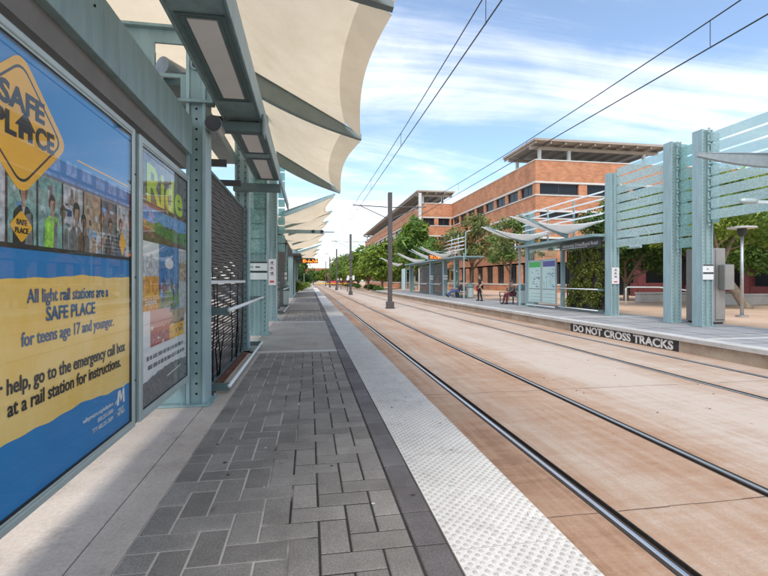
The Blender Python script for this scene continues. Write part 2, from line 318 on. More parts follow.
# ------------------------------------------------------------------ mesh builder
def attach(o, parent):
    '''parent a mesh written in world coordinates without moving it'''
    if parent is None: return
    o.parent = parent
    if parent.parent is None: o.matrix_parent_inverse = (Matrix.Translation(parent.location) @ parent.rotation_euler.to_matrix().to_4x4()).inverted()
class MB:
    def __init__(s): s.v = []; s.f = []; s.mi = []; s.cur = 0
    def quad(s, *p):
        i = len(s.v); s.v += [tuple(q) for q in p]; s.f.append(tuple(range(i, i+len(p)))); s.mi.append(s.cur); return s
    def add(s, vs, fs):
        i = len(s.v); s.v += [tuple(q) for q in vs]
        for f in fs: s.f.append(tuple(k+i for k in f)); s.mi.append(s.cur)
        return s
    def box(s, x0, x1, y0, y1, z0, z1):
        return s.add([(x0,y0,z0),(x1,y0,z0),(x1,y1,z0),(x0,y1,z0),(x0,y0,z1),(x1,y0,z1),(x1,y1,z1),(x0,y1,z1)],
                     [(0,3,2,1),(4,5,6,7),(0,1,5,4),(1,2,6,5),(2,3,7,6),(3,0,4,7)])
    def paver(s, x0, x1, y0, y1, z, h=.03, b=.006):
        return s.add([(x0,y0,z-h),(x1,y0,z-h),(x1,y1,z-h),(x0,y1,z-h),(x0,y0,z-b),(x1,y0,z-b),(x1,y1,z-b),(x0,y1,z-b),
                      (x0+b,y0+b,z),(x1-b,y0+b,z),(x1-b,y1-b,z),(x0+b,y1-b,z)],
                     [(0,1,5,4),(1,2,6,5),(2,3,7,6),(3,0,4,7),(4,5,9,8),(5,6,10,9),(6,7,11,10),(7,4,8,11),(8,9,10,11)])
    def bar(s, p, q, w, h=None, up=(0,0,1)):
        """rectangular bar from p to q"""
        h = h or w; p, q = Vector(p), Vector(q); d = (q-p).normalized(); u = Vector(up)
        if abs(d.dot(u)) > .98: u = Vector((1,0,0))
        a = d.cross(u).normalized(); c = a.cross(d).normalized(); a = a*w/2; c = c*h/2
        return s.add([p-a-c,p+a-c,p+a+c,p-a+c,q-a-c,q+a-c,q+a+c,q-a+c], [(0,3,2,1),(4,5,6,7),(0,1,5,4),(1,2,6,5),(2,3,7,6),(3,0,4,7)])
    def tube(s, pts, r, n=8, cap=True):
        pts = [Vector(p) for p in pts]; rr = r if isinstance(r, (list, tuple)) else [r]*len(pts)
        i0 = len(s.v); ref = None
        for i, p in enumerate(pts):
            d = (pts[min(i+1, len(pts)-1)]-pts[max(i-1, 0)]).normalized()
            if ref is None: ref = Vector((0,0,1)) if abs(d.z) < .9 else Vector((1,0,0))
            a = d.cross(ref).normalized(); c = d.cross(a).normalized(); ref = -c if False else ref
            for k in range(n):
                t = 2*math.pi*k/n; s.v.append(tuple(p+(a*math.cos(t)+c*math.sin(t))*rr[i]))
        for i in range(len(pts)-1):
            for k in range(n):
                s.f.append((i0+i*n+k, i0+i*n+(k+1)%n, i0+(i+1)*n+(k+1)%n, i0+(i+1)*n+k)); s.mi.append(s.cur)
        if cap:
            s.f.append(tuple(i0+k for k in range(n))[::-1]); s.mi.append(s.cur)
            e = i0+(len(pts)-1)*n; s.f.append(tuple(e+k for k in range(n))); s.mi.append(s.cur)
        return s
    def prism(s, poly, a, depth, axis='y', off=0):
        """poly of 2d points extruded by depth; axis = the extruded axis, starting at a"""
        n = len(poly)
        def P3(u, v, t): return {'y': (u, t, v), 'x': (t, u, v), 'z': (u, v, t)}[axis]
        vs = [P3(u, v, a) for u, v in poly]+[P3(u, v, a+depth) for u, v in poly]
        fs = [tuple(range(n)), tuple(range(n, 2*n))[::-1]]+[(i, i+n, (i+1) % n+n, (i+1) % n) for i in range(n)]
        return s.add(vs, fs)
    def disc(s, c, nrm, r, n=8):
        c = Vector(c); nn = Vector(nrm).normalized(); ref = Vector((0,0,1)) if abs(nn.z) < .9 else Vector((1,0,0))
        a = nn.cross(ref).normalized(); b = nn.cross(a)
        return s.quad(*[c+(a*math.cos(2*math.pi*k/n)+b*math.sin(2*math.pi*k/n))*r for k in range(n)])
    def grid(s, fn, nu, nv):
        vs = [fn(i/nu, j/nv) for i in range(nu+1) for j in range(nv+1)]
        fs = [(i*(nv+1)+j, (i+1)*(nv+1)+j, (i+1)*(nv+1)+j+1, i*(nv+1)+j+1) for i in range(nu) for j in range(nv)]
        return s.add(vs, fs)
    def build(s, name, mats, parent=None, smooth=False, bevel=0., solid=0.):
        me = bpy.data.meshes.new(name); me.from_pydata(s.v, [], s.f); me.update()
        mats = mats if isinstance(mats, (list, tuple)) else [mats]
        for m_ in mats: me.materials.append(m_)
        if len(mats) > 1: me.polygons.foreach_set('material_index', s.mi)
        if smooth: me.polygons.foreach_set('use_smooth', [True]*len(me.polygons))
        o = bpy.data.objects.new(name, me); C.objects.link(o); attach(o, parent)
        if solid:
            k = o.modifiers.new('s', 'SOLIDIFY'); k.thickness = solid; k.offset = 0
        if bevel:
            k = o.modifiers.new('b', 'BEVEL'); k.width = bevel; k.segments = 2; k.limit_method = 'ANGLE'; k.harden_normals = False
        return o
def tag(o, label=None, cat=None, group=None, kind=None):
    if label: o['label'] = label
    if cat: o['category'] = cat
    if group: o['group'] = group
    if kind: o['kind'] = kind
    return o
def thing(name, label, cat, loc=(0,0,0), group=None, rz=0):
    o = bpy.data.objects.new(name, None); C.objects.link(o); o.location = loc; o.rotation_euler = (0,0,rz); o.empty_display_size = .2
    return tag(o, label, cat, group)
def copy_tree(o, parent=None):
    c = o.copy(); C.objects.link(c)
    if parent is not None: c.parent = parent
    for ch in list(o.children): copy_tree(ch, c)
    return c
def struct(name, mb, m_, **k): return tag(mb.build(name, m_, **k), kind='structure')
FONT = None
def text(name, s, m_, parent, origin, xdir, ydir, size, align='CENTER', bold=0., width=None, ext=.0006, shear=0., res=3):
    """real lettering as a thin mesh: lies in the plane of xdir/ydir with its baseline at origin"""
    cu = bpy.data.curves.new(name, 'FONT'); cu.body = s; cu.size = size; cu.align_x = align; cu.extrude = ext; cu.offset = bold; cu.resolution_u = res; cu.shear = shear
    t = bpy.data.objects.new(name, cu); C.objects.link(t)
    dg = bpy.context.evaluated_depsgraph_get(); me = bpy.data.meshes.new_from_object(t.evaluated_get(dg)); bpy.data.objects.remove(t)
    X = Vector(xdir).normalized(); Y = Vector(ydir).normalized(); Z = X.cross(Y)
    sx = 1.
    if width and len(me.vertices):
        w = max(v.co.x for v in me.vertices)-min(v.co.x for v in me.vertices); sx = width/w
    mtx = Matrix(((X.x*sx, Y.x, Z.x, origin[0]), (X.y*sx, Y.y, Z.y, origin[1]), (X.z*sx, Y.z, Z.z, origin[2]), (0,0,0,1)))
    me.transform(mtx); me.materials.clear(); me.materials.append(m_)
    o = bpy.data.objects.new(name, me); C.objects.link(o); attach(o, parent)
    return o
MIR = lambda x: 10.0-x      # the far platform mirrors the near one about x = 5

# ------------------------------------------------------------------ ground, track and platforms
struct('ground', MB().quad((-500,-120,-.62),(500,-120,-.62),(500,900,-.62),(-500,900,-.62)), M['earth'])
b_ = MB()
for x0, x1 in ((1.345,2.095),(2.243,3.557),(3.705,6.395),(6.543,7.857),(8.005,8.655)):
    b_.box(x0, x1, -8, 330, -.6, -.36)
struct('track_bed', b_, M['track'])
b_ = MB()
for x0, x1 in ((2.095,2.243),(3.557,3.705),(6.395,6.543),(7.857,8.005)):
    b_.quad((x0,-8,-.425),(x1,-8,-.425),(x1,330,-.425),(x0,330,-.425))
    b_.box(x0+.001, x0+.012, -8, 330, -.424, -.3575).box(x1-.012, x1-.001, -8, 330, -.424, -.3575)
struct('rail_trench', b_, M['groove'])
b_ = MB()
for k in range(-2, 40):
    y = 3.0+3.48*k
    for x0, x1 in ((1.345,2.09),(2.25,3.55),(3.71,6.39),(6.55,7.85),(8.01,8.655)):
        n_ = 6
        for q in range(n_):
            xa = x0+(x1-x0)*q/n_; xb = x0+(x1-x0)*(q+1)/n_; j1 = random.uniform(-.006,.006); w = random.uniform(.002,.005)
            b_.quad((xa,y+j1-w,-.356),(xb,y+j1-w,-.356),(xb,y+j1+w,-.356),(xa,y+j1+w,-.356))
struct('slab_joints', b_, M['joint_brown'])
RAILN = {2.15:'steel rail beside the near platform edge, closest to the tactile strip', 3.65:'inner steel rail of the near track, right of the first rail',
         6.45:'inner steel rail of the far track, left of the rail by the far platform', 7.95:'steel rail running along the foot of the far platform wall'}
for i, (x, lb) in enumerate(RAILN.items()):
    t = thing('rail', lb, 'rail', (x,0,-.42), 'steel rails set in the concrete')
    s_ = 1 if i % 2 == 0 else -1
    MB().box(x-.021, x+.021, -8, 330, -.424, -.353).build('rail_head', M['rail_top'], t, bevel=.010)
    MB().box(x-.042, x-.0215, -8, 330, -.424, -.358).build('rail_shoulder', M['rail_side'], t, bevel=.003)
    MB().box(x+.0215, x+.042, -8, 330, -.424, -.358).build('rail_shoulder', M['rail_side'], t, bevel=.003)

# near platform
struct('platform', MB().box(-6.5, 1.335, -6, 76, -.6, -.0345), M['conc_grey'])
struct('joint_sand', MB().box(-.895, .703, -1.4, 46, -.034, -.0060), M['joint'])
struct('platform_edge', MB().box(1.20, 1.334, -6, 76, -.2, -.036), M['conc_light'])
b_ = MB().box(-6.5, -1.116, -6, 5.36, -.034, .0).box(-6.5, -2.3, 5.36, 9.1, -.034, 0).box(-6.5, -1.116, 9.1, 76, -.034, 0)
b_.box(-1.108, -.897, -6, 8.6, -.034, -.002)
struct('concrete_strip', b_, M['conc'])
struct('planting_bed', MB().grid(lambda a, c: (-2.3+1.184*a, 5.36+3.74*c, -.03+.045*random.random()*(0 if a in (0,1) or c in (0,1) else 1)), 14, 44), M['mulch'])
bands = MB(); slabs = MB(); pv = MB(); sol = MB()
U = .158
def herring(x0, x1, y0, y1):
    nx = int(round((x1-x0)/U)); ny = int(round((y1-y0)/U)); g = .0048
    sx = (x1-x0)/nx; sy = (y1-y0)/ny
    for j in range(-1, ny+1):
        for i in range(-1, nx+1):
            k = (i-j) % 4
            if k == 0: r = (i, i+2, j, j+1)
            elif k == 3: r = (i, i+1, j, j+2)
            else: continue
            a, bq, c, d = max(r[0],0), min(r[1],nx), max(r[2],0), min(r[3],ny)
            if bq <= a or d <= c: continue
            pv.paver(x0+a*sx+g, x0+bq*sx-g, y0+c*sy+g, y0+d*sy-g, random.uniform(-.0025,.0015))
for y0, y1 in ((-1.4,8.56),(14.98,20.95),(27.3,33.3)): herring(-.895, .527, y0, y1)
y = -1.4
while y < 46:
    sol.paver(.535, .70, y+.003, y+.327, random.uniform(-.002,.001)); y += .33
struct('paver_field', pv, M['paver']); struct('border_pavers', sol, M['soldier'])
for y in (8.58,14.72,20.97,27.05,33.32,40,46): bands.box(-1.0 if y < 9 else -1.1, .528, y, y+.22, -.0062, .001)
struct('concrete_bands', bands, M['conc_light'])
for y0, y1 in ((8.81,14.71),(21.2,27.04),(33.55,39.99),(40.23,45.99),(46.23,76)): slabs.box(-1.107, .527, y0, y1, -.0062 if y0 < 45 else -.034, -.001)
slabs.box(.535, .70, 46, 76, -.034, -.001)
for y0, y1 in ((14.98,20.95),(27.3,33.3)): slabs.box(-1.107, -.898, y0, y1, -.034, -.001)
struct('platform_slabs', slabs, M['conc_grey'])
tt = MB(); y = -1.5
while y < 76: tt.box(.708, 1.331, y+.002, y+1.216, -.034, 0); y += 1.22
dm = MB()
def dome(x, y, r=.0135, h=.006, n=7):
    vs = [(x+math.cos(2*math.pi*k/n)*r, y+math.sin(2*math.pi*k/n)*r, .0003) for k in range(n)]+[(x+math.cos(2*math.pi*k/n)*r*.55, y+math.sin(2*math.pi*k/n)*r*.55, h) for k in range(n)]
    dm.add(vs, [(k, (k+1) % n, (k+1) % n+n, k+n) for k in range(n)]+[tuple(range(n, 2*n))])
row = 0; y = 1.4
while y < 24:
    x = .728+(.0295 if row % 2 else 0)
    while x < 1.32: dome(x, y, n=8 if y < 9 else 5); x += .059
    y += .0305; row += 1
struct('tactile_strip', tt, M['tactile']); struct('tactile_domes', dm, M['dome'])
lt = MB()                                                   # scraps lying on the paving
for k in range(26):
    x, y = random.uniform(-.85,1.2), random.uniform(2.2, 8.); r = random.uniform(.006,.014); a = random.uniform(0,6.3)
    lt.cur = 0 if random.random() < .35 else 1
    p = [(x+math.cos(a+q)*r*(1.7 if i % 2 else .8), y+math.sin(a+q)*r, .008+.004*i) for i, q in enumerate((0,1.4,3.0,4.4))]
    lt.quad(*p)
for k in range(10):
    x, y = random.uniform(4,6.3), random.uniform(4,9); r = .012; lt.cur = 1
    lt.box(x, x+r*random.uniform(1,2.4), y, y+r, -.36, -.352)
for k in range(46):                                          # old chewing gum trodden into the paving
    x, y = random.uniform(-.85,1.3), random.uniform(2.0, 8.5); r = random.uniform(.006,.016); lt.cur = 2 if random.random() < .75 else 0; a0 = random.random()*6
    lt.quad(*[(x+r*math.cos(a0+q)*random.uniform(.75,1.1), y+r*math.sin(a0+q)*random.uniform(.75,1.1), .0022) for q in (0,.8,1.6,2.4,3.1,3.9,4.7,5.5)])
tag(lt.build('litter', [P['palegrey'], P['brown'], M['dark']]), 'scattered tiny scraps and dry leaf bits on the paving', 'litter', kind='stuff')

# far platform
struct('far_platform', MB().box(8.664, 12.6, -6, 58, -.6, -.004), M['grey_pave'])
struct('far_platform_face', MB().box(8.654, 8.664, -6, 58, -.6, -.0885), M['face'])
struct('far_platform_nosing', MB().box(8.61, 8.98, -6, 58, -.088, .004), M['conc_light'])
b_ = MB()
for y in (8.85, 15.0, 27, 39): b_.box(8.985, 12.6, y, y+.16, -.004, .001)
struct('far_platform_bands', b_, M['conc_light'])
b_ = MB()
for y in [k*1.55+9.7 for k in range(-6, 30)]: b_.box(9.0, 12.6, y, y+.012, -.004, -.0005)
for x in (9.75, 11.0, 12.2): b_.box(x, x+.012, -6, 58, -.004, -.0008)
struct('far_platform_joints', b_, M['joint'])
struct('ramp', MB().add([(8.66,58,-.004),(12.6,58,-.004),(12.6,64,-.36),(8.66,64,-.36),(8.66,58,-.5),(12.6,58,-.5)], [(0,1,2,3),(0,3,4),(1,5,2)]), M['grey_pave'])
struct('plaza', MB().box(12.604, 70, -6, 58, -.5, -.008), M['plaza'])
struct('plaza_far', MB().box(8.66, 70, 64, 330, -.55, -.366), M['plaza'])
struct('sidewalk_far', MB().box(-12, 1.34, 76.01, 330, -.55, -.366), M['sidewalk'])
struct('sidewalk', MB().box(-10.5, -6.51, -20, 76, -.55, -.2), M['sidewalk'])
struct('road', MB().box(-26, -10.51, -40, 330, -.61, -.36), M['road'])
struct('verge', MB().box(-60, -26.01, -40, 330, -.6, -.22), M['sidewalk'])
# painted warning on the far platform wall
t = thing('painted_warning', 'black painted panel with white stencil words DO NOT CROSS TRACKS on platform wall', 'painted sign', (8.652,11.6,-.22))
MB().box(8.649, 8.653, 9.38, 13.85, -.356, -.092).build('panel', M['stencil_bg'], t)
text('lettering', 'DO NOT CROSS TRACKS', M['stencil'], t, (8.647, 11.62, -.328), (0,-1,0), (0,0,1), .292, bold=.011, width=4.15)

# ------------------------------------------------------------------ structural kit
def post(parent, xf, s, y0, h, d=.36, w=.36, z0=0., name='post', hole_top=None, single=False):
    """riveted column: two flange plates and a recessed web with rows of holes. xf = track-side face, s = +1 when the column lies towards +x of it"""
    fl = MB(); t = .035
    fl.box(*sorted((xf, xf+s*t)), y0, y0+w, z0, h)
    fl.box(*sorted((xf+s*(d-t), xf+s*d)), y0, y0+w, z0, h)
    o = fl.build(name, M['teal_pale'], parent, bevel=.004)
    wb = MB().box(*sorted((xf+s*(t+.001), xf+s*(d-t-.001))), y0+.03, y0+w-.03, z0, h-.01)
    c = xf+s*d/2
    if not single: wb.box(c-.045, c+.045, y0+.008, y0+.0295, z0+.02, h-.05)
    wb.build('web', M['teal'], o, bevel=.003)
    hl = MB(); z = .12
    while z < (hole_top or h)-.08:
        for xx in ((xf+s*d*.5,) if single else (xf+s*.072, xf+s*(d-.072))):
            hl.disc((xx, y0+.0285, z), (0,-1,0), .0125)
            hl.disc((xx, y0+w-.0285, z), (0,1,0), .0125)
        z += .11
    hl.build('bolt_holes', M['hole'], o)
    bp = MB().box(*sorted((xf-s*.06, xf+s*(d+.06))), y0-.05, y0+w+.05, z0, z0+.022)
    for a in (-.03, d+.03):
        for q in (-.025, w+.025): bp.tube([(xf+s*a, y0+q, z0+.02), (xf+s*a, y0+q, z0+.05)], .014, 6)
    bp.build('base_plate', M['teal'], o)
    return o
def bands(parent, xf, s, y0, d=.36, z=1.38, w=.36):
    mb = MB(); mb.box(*sorted((xf+s*.0+.0, xf+s*d)), y0-.014, y0-.004, z, z+.44)
    o = mb.build('sign_plate', M['sign_white'], parent)
    k = MB(); x0, x1 = sorted((xf+s*.005, xf+s*(d-.005)))
    k.box(x0, x1, y0-.018, y0-.0145, z+.40, z+.438).box(x0, x1, y0-.018, y0-.0145, z+.165, z+.215).box(x0+.13, x1-.17, y0-.018, y0-.0145, z+.29, z+.32)
    k.build('sign_stripes', M['sign_black'], o); return o
def notice(parent, xf, s, y0, z=1.2, h=.62, w=.30):
    x0, x1 = sorted((xf+s*.03, xf+s*(.03+w)))
    o = MB().box(x0, x1, y0-.014, y0-.004, z, z+h).build('notice_plate', M['notice'], parent)
    k = MB()
    cx = (x0+x1)/2
    for i in range(3):
        zz = z+h*(.86-.20*i); k.prism([(cx+.075*math.cos(a*.7+i)*(1 if a % 2 else .55), zz+.06*h*math.sin(a*.7+i)*(1 if a % 3 else .5)) for a in range(9)], y0-.017, .0025); k.box(x0+.05, x1-.05, y0-.017, y0-.0145, zz-.085*h, zz-.07*h)
    k.cur = 1; k.box(cx-.07, cx+.07, y0-.017, y0-.0145, z+.10*h, z+.17*h)
    k.build('notice_print', [P['grey'], M['red']], o); return o
def arm_blade(parent, p0, p1, d0, d1, w=.13, m_='teal_dark', drop=.0):
    """tapering cantilever arm from p0 to p1 (same y): straight top chord, curved belly"""
    n = 12; top = []; bot = []
    for i in range(n+1):
        t = i/n; x = p0[0]+(p1[0]-p0[0])*t; z = p0[2]+(p1[2]-p0[2])*t
        dd = d0+(d1-d0)*t**1.3+drop*math.sin(math.pi*t)
        top.append((x, z)); bot.append((x, z-dd))
    mb = MB(); y = p0[1]
    mb.prism(top+bot[::-1], y-w*.25, w*.5)
    for i in range(n):        # belly and top flanges, a little wider than the web
        (xa,za),(xb,zb) = bot[i], bot[i+1]; ww = w/2*(1-.5*i/n)
        mb.add([(xa,y-ww,za),(xb,y-ww,zb),(xb,y+ww,zb),(xa,y+ww,za),(xa,y-ww,za-.018),(xb,y-ww,zb-.018),(xb,y+ww,zb-.018),(xa,y+ww,za-.018)], [(0,1,2,3),(7,6,5,4),(0,4,5,1),(2,6,7,3),(1,5,6,2),(3,7,4,0)])
        (xa,za),(xb,zb) = top[i], top[i+1]
        mb.add([(xa,y-ww,za+.016),(xb,y-ww,zb+.016),(xb,y+ww,zb+.016),(xa,y+ww,za+.016),(xa,y-ww,za),(xb,y-ww,zb),(xb,y+ww,zb),(xa,y+ww,za)], [(0,1,2,3),(7,6,5,4),(0,4,5,1),(2,6,7,3),(1,5,6,2),(3,7,4,0)])
    return mb.build('canopy_arm', M[m_], parent)
def sail4(parent, A0, A1, B0, B1, sag=.22, scal=.10, hem=.11, mat_='fabric', back=None, name='canopy_sail'):
    """membrane between two arms A and B (0 root, 1 tip), free edge scalloped, with a turned hem"""
    A0, A1, B0, B1 = map(Vector, (A0, A1, B0, B1)); mb = MB(); la = (A1-A0).length; A1 = A1.lerp(A0, hem*.95/la); B1 = B1.lerp(B0, hem*.95/la)
    def f(s, t):
        k = 4*s*(1-s); tt_ = t*(1-scal*k*t)
        p = (A0*(1-s)+B0*s)*(1-tt_)+(A1*(1-s)+B1*s)*tt_
        p.z -= sag*k*math.sin(math.pi*min(1, t*.9)); return p
    mb.grid(f, 24, 16)
    def g(s, t):
        s = .02+.96*s; p = f(s, 1); q = f(s, .98); d = (p-q).normalized(); k = 1
        r = p+d*(hem*t*k); r.z -= hem*.30*t*k; return r
    o = mb.build(name, M[mat_], parent, smooth=True)
    MB().grid(g, 24, 2).build('hem', M['hem'], o, smooth=True)
    if back is not None:
        Ab, Bb = map(Vector, back)
        def h(s, t):
            k = 4*s*(1-s); p = (A0*(1-s)+B0*s)*(1-t)+(Ab*(1-s)+Bb*s)*t; p.z -= sag*.6*k*math.sin(math.pi*t); return p
        MB().grid(h, 20, 10).build('back_membrane', M[mat_], o, smooth=True)
    return o
def sail3(parent, T, R1, R2, mat_='fabric_white', curl=.16, bite=.42):
    T, R1, R2 = map(Vector, (T, R1, R2)); mb = MB()
    def f(s, t):
        smax = 1-bite*math.sin(math.pi*t)**.8; b = R1.lerp(R2, s*smax); p = b.lerp(T, t); p.z -= curl*math.sin(math.pi*t)*(1-.3*s); return p
    mb.grid(f, 14, 18)
    return mb.build('canopy_sail', M[mat_], parent, smooth=True, solid=.035)
def louvre_screen(parent, x, y0, y1, z0, z1, n=46, s=1):
    """dark horizontal weave in a slim frame"""
    mb = MB(); L = y1-y0
    for i in range(n):
        z = z0+(z1-z0)*(i+.5)/n; hgt = (z1-z0)/n*(random.uniform(.93,1.03) if n > 50 else .90); q = 10
        for k in range(q):
            ya, yb = y0+L*k/q, y0+L*(k+1)/q; za = z+.008*math.sin(k*2.1+i*1.7); zb = z+.008*math.sin((k+1)*2.1+i*1.7)
            mb.add([(x-.012,ya,za-hgt/2),(x+.012,ya,za-hgt/2+.01),(x+.012,ya,za+hgt/2),(x-.012,ya,za+hgt/2-.01),(x-.012,yb,zb-hgt/2),(x+.012,yb,zb-hgt/2+.01),(x+.012,yb,zb+hgt/2),(x-.012,yb,zb+hgt/2-.01)],
                   [(0,1,2,3),(7,6,5,4),(0,4,5,1),(1,5,6,2),(2,6,7,3),(3,7,4,0)])
    o = mb.build('louvre_screen', M['louvre'], parent)
    fr = MB(); fr.box(x-.03, x+.03, y0-.05, y0-.002, z0-.05, z1+.04).box(x-.03, x+.03, y1+.002, y1+.05, z0-.05, z1+.04).box(x-.03, x+.03, y0-.002, y1+.002, z1, z1+.04).box(x-.03, x+.03, y0-.002, y1+.002, z0-.05, z0)
    fr.build('screen_frame', M['teal_dark'], o); return o
def lean_bar(parent, xw, xb, y0, y1, z, plate=.24):
    """tube rail held off the wall by two flat end plates"""
    mb = MB().tube([(xb, y0, z), (xb, y1, z)], .024, 10)
    o = mb.build('lean_bar', M['white_metal'], parent, smooth=True)
    k = MB()
    for y in (y0+.02, y1-.05): k.box(*sorted((xw, xb)), y, y+.03, z-.06, z+.03)
    k.build('bar_bracket', M['teal_dark'], o); return o

# ------------------------------------------------------------------ near platform: first shelter
sh = thing('tram_shelter', 'teal steel shelter over the near platform with cream canopies and underside lights', 'shelter', (-1.3,5.2,0))
p1 = post(sh, -1.10, -1, 5.10, 5.45, d=.20, w=.30, single=True)
MB().box(-1.75, -1.31, 5.14, 5.34, 0.017, .34).box(-1.80, -1.05, 5.04, 5.44, 0, .016).build('post_foot', M['teal'], sh, bevel=.006)
pm = post(sh, -1.14, -1, 8.95, 5.35, d=.26, w=.20)
post(sh, -1.10, -1, .9, 5.5, d=.36, w=.30)
# header beam over the poster cases
MB().prism([(-1.44,2.67),(-1.22,2.67),(-1.22,3.06),(-1.44,3.06)], 1.21, 3.82).build('header_beam', M['teal'], sh, bevel=.006)
MB().box(-1.43, -1.28, 1.21, 5.03, 2.52, 2.668).build('header_infill', M['infill'], sh)
cp = MB()
for y in (2.05, 3.3, 4.35): cp.box(-1.40, -1.30, y, y+.12, 2.66, 2.672)
cp.tube([(-1.218,2.83,2.93),(-1.213,2.83,2.93)], .008, 8)
cp.build('beam_clip', M['hole'], sh)
MB().box(-1.43, -1.25, -3.4, 1.86, .28, 2.45).build('sun_block_panel', M['teal'], sh, bevel=.006)  # unseen panel, added to block low sun from the near concrete
MB().box(-1.44, -1.22, -3.4, 1.205, 2.47, 3.06).build('header_beam', M['teal'], sh)
# light trough
tr = MB(); X0, X1 = -.98, -.54
tr.box(X0+.02, X1-.02, .2, 8.72, 3.225, 3.40)
tr.box(X0, X0+.02, .2, 8.72, 3.20, 3.46).box(X1-.02, X1, .2, 8.72, 3.20, 3.46)
tro = tr.build('light_trough', M['teal'], sh, bevel=.004)
for a, c in ((.3,1.4),(1.75,2.95),(3.33,4.9),(5.50,6.88),(7.16,8.60)):
    fr = MB(); z = 3.224
    for k, (w_, zz) in enumerate(((.0,.012),(.035,.007))):
        xa, xb, ya, yb = X0+.05+w_, X1-.05-w_, a+w_, c-w_
        fr.box(xa, xa+.022, ya, yb, z-zz, z).box(xb-.022, xb, ya, yb, z-zz, z).box(xa+.0225, xb-.0225, ya, ya+.022, z-zz, z).box(xa+.0225, xb-.0225, yb-.022, yb, z-zz, z)
    o = fr.build('light_frame', M['teal_dark'], tro)
    MB().box(X0+.118, X1-.118, a+.075, c-.075, 3.217, 3.2245).build('diffuser', M['diffuser'], tro)
MB().box(-.56, -.53, 8.73, 12., 3.19, 3.25).box(-.528, -.52, 8.73, 12., 3.19, 3.33).build('gutter_angle', M['teal_pale'], sh)
# bracket, floodlight, perforated gusset at the post head
MB().box(-1.46, -.52, 5.37, 5.50, 3.06, 3.17).box(-.535, -.515, 5.33, 5.54, 3.02, 3.26).build('trough_bracket', M['teal_dark'], sh, bevel=.004)
MB().box(-1.40, -.53, 8.74, 8.86, 3.02, 3.17).build('trough_bracket', M['teal_dark'], sh, bevel=.004)
fl = MB().tube([(-1.015,5.06,3.03),(-1.015,5.075,3.03)], [.088,.092], 20).tube([(-1.015,5.08,3.03),(-1.015,5.34,3.03)], .078, 20)
flo = fl.build('floodlight', M['steel'], sh); MB().tube([(-1.015,5.052,3.03),(-1.015,5.058,3.03)], .085, 20).build('lamp_face', M['dark'], flo)
gs = MB()
def hole_plate(mb, x0, x1, z0, z1, y, th, holes):
    xs = sorted({x0, x1} | {h[0] for h in holes} | {h[1] for h in holes}); zs = sorted({z0, z1} | {h[2] for h in holes} | {h[3] for h in holes})
    for i in range(len(xs)-1):
        for j in range(len(zs)-1):
            cx, cz = (xs[i]+xs[i+1])/2, (zs[j]+zs[j+1])/2
            if any(h[0] < cx < h[1] and h[2] < cz < h[3] for h in holes): continue
            mb.box(xs[i], xs[i+1], y, y+th, zs[j], zs[j+1])
hole_plate(gs, -2.6, -1.02, 3.28, 4.02, 5.12, .03, [(-1.98,-1.83,3.58,3.88),(-1.62,-1.30,3.56,3.88),(-2.45,-2.2,3.55,3.88),(-1.56,-1.36,3.30,3.52)])
gs.box(-2.6, -1.02, 5.06, 5.20, 4.021, 4.05).box(-2.6, -1.02, 5.06, 5.20, 3.25, 3.279)
for x in (-1.73, -1.20): gs.tube([(x,5.115,3.66),(x,5.09,3.66)], .055, 16)
go = gs.build('gusset_plate', M['teal'], sh)
gh = MB()
for x in (-1.73, -1.20): gh.tube([(x,5.089,3.66),(x,5.082,3.66)], .034, 14)
gh.build('grommet', M['black'], go)
tw = MB().tube([(-1.60,5.30,3.72),(-1.32,5.75,3.70)], .10, 16); tw.build('conduit_drum', M['steel'], sh, smooth=False)
MB().bar((-2.3,5.75,3.42),(-.98,5.75,3.30),.05,.07).bar((-2.3,5.78,3.33),(-.98,5.78,3.24),.03,.04).build('tie_rod', M['dark'], sh)
# clerestory lattice above the louvre screen
lat = MB()
for y in (6.2, 7.1, 8.0, 8.85): lat.box(-2.02, -1.96, y, y+.05, 0, 4.3)
for z in (2.74, 3.35, 4.0): lat.box(-2.01, -1.97, 5.4, 9.1, z, z+.06)
for y in (6.9, 8.3): lat.box(-1.96, -1.2, y, y+.06, 3.02, 3.12)
lat.build('rear_lattice', M['dark'], sh)
MB().box(-1.62, -1.35, 5.40, 8.90, 3.55, 3.70).build('rear_beam', M['teal_dark'], sh)
lsc = louvre_screen(sh, -1.25, 5.48, 8.86, .06, 2.70, 62)
tw = MB(); rv = random.Random(5)
for k in range(9):
    p = Vector((-1.215, rv.uniform(5.6, 8.6), .05)); pts = [p]
    for j in range(rv.randint(4, 9)): p = p+Vector((rv.uniform(-.004,.006), rv.uniform(-.13,.13), rv.uniform(.10,.24))); pts.append(p)
    tw.tube(pts, [.010-.007*i/len(pts) for i in range(len(pts))], 5)
tw.build('creeper_stems', M['hole'], lsc)
MB().box(-1.215, -1.195, 5.43, 8.90, 1.30, 1.345).build('screen_rail', M['white_metal'], sh)
lean_bar(sh, -1.2, -.94, 5.60, 9.6, .99); lean_bar(sh, -1.2, -.94, 5.60, 9.4, .085)
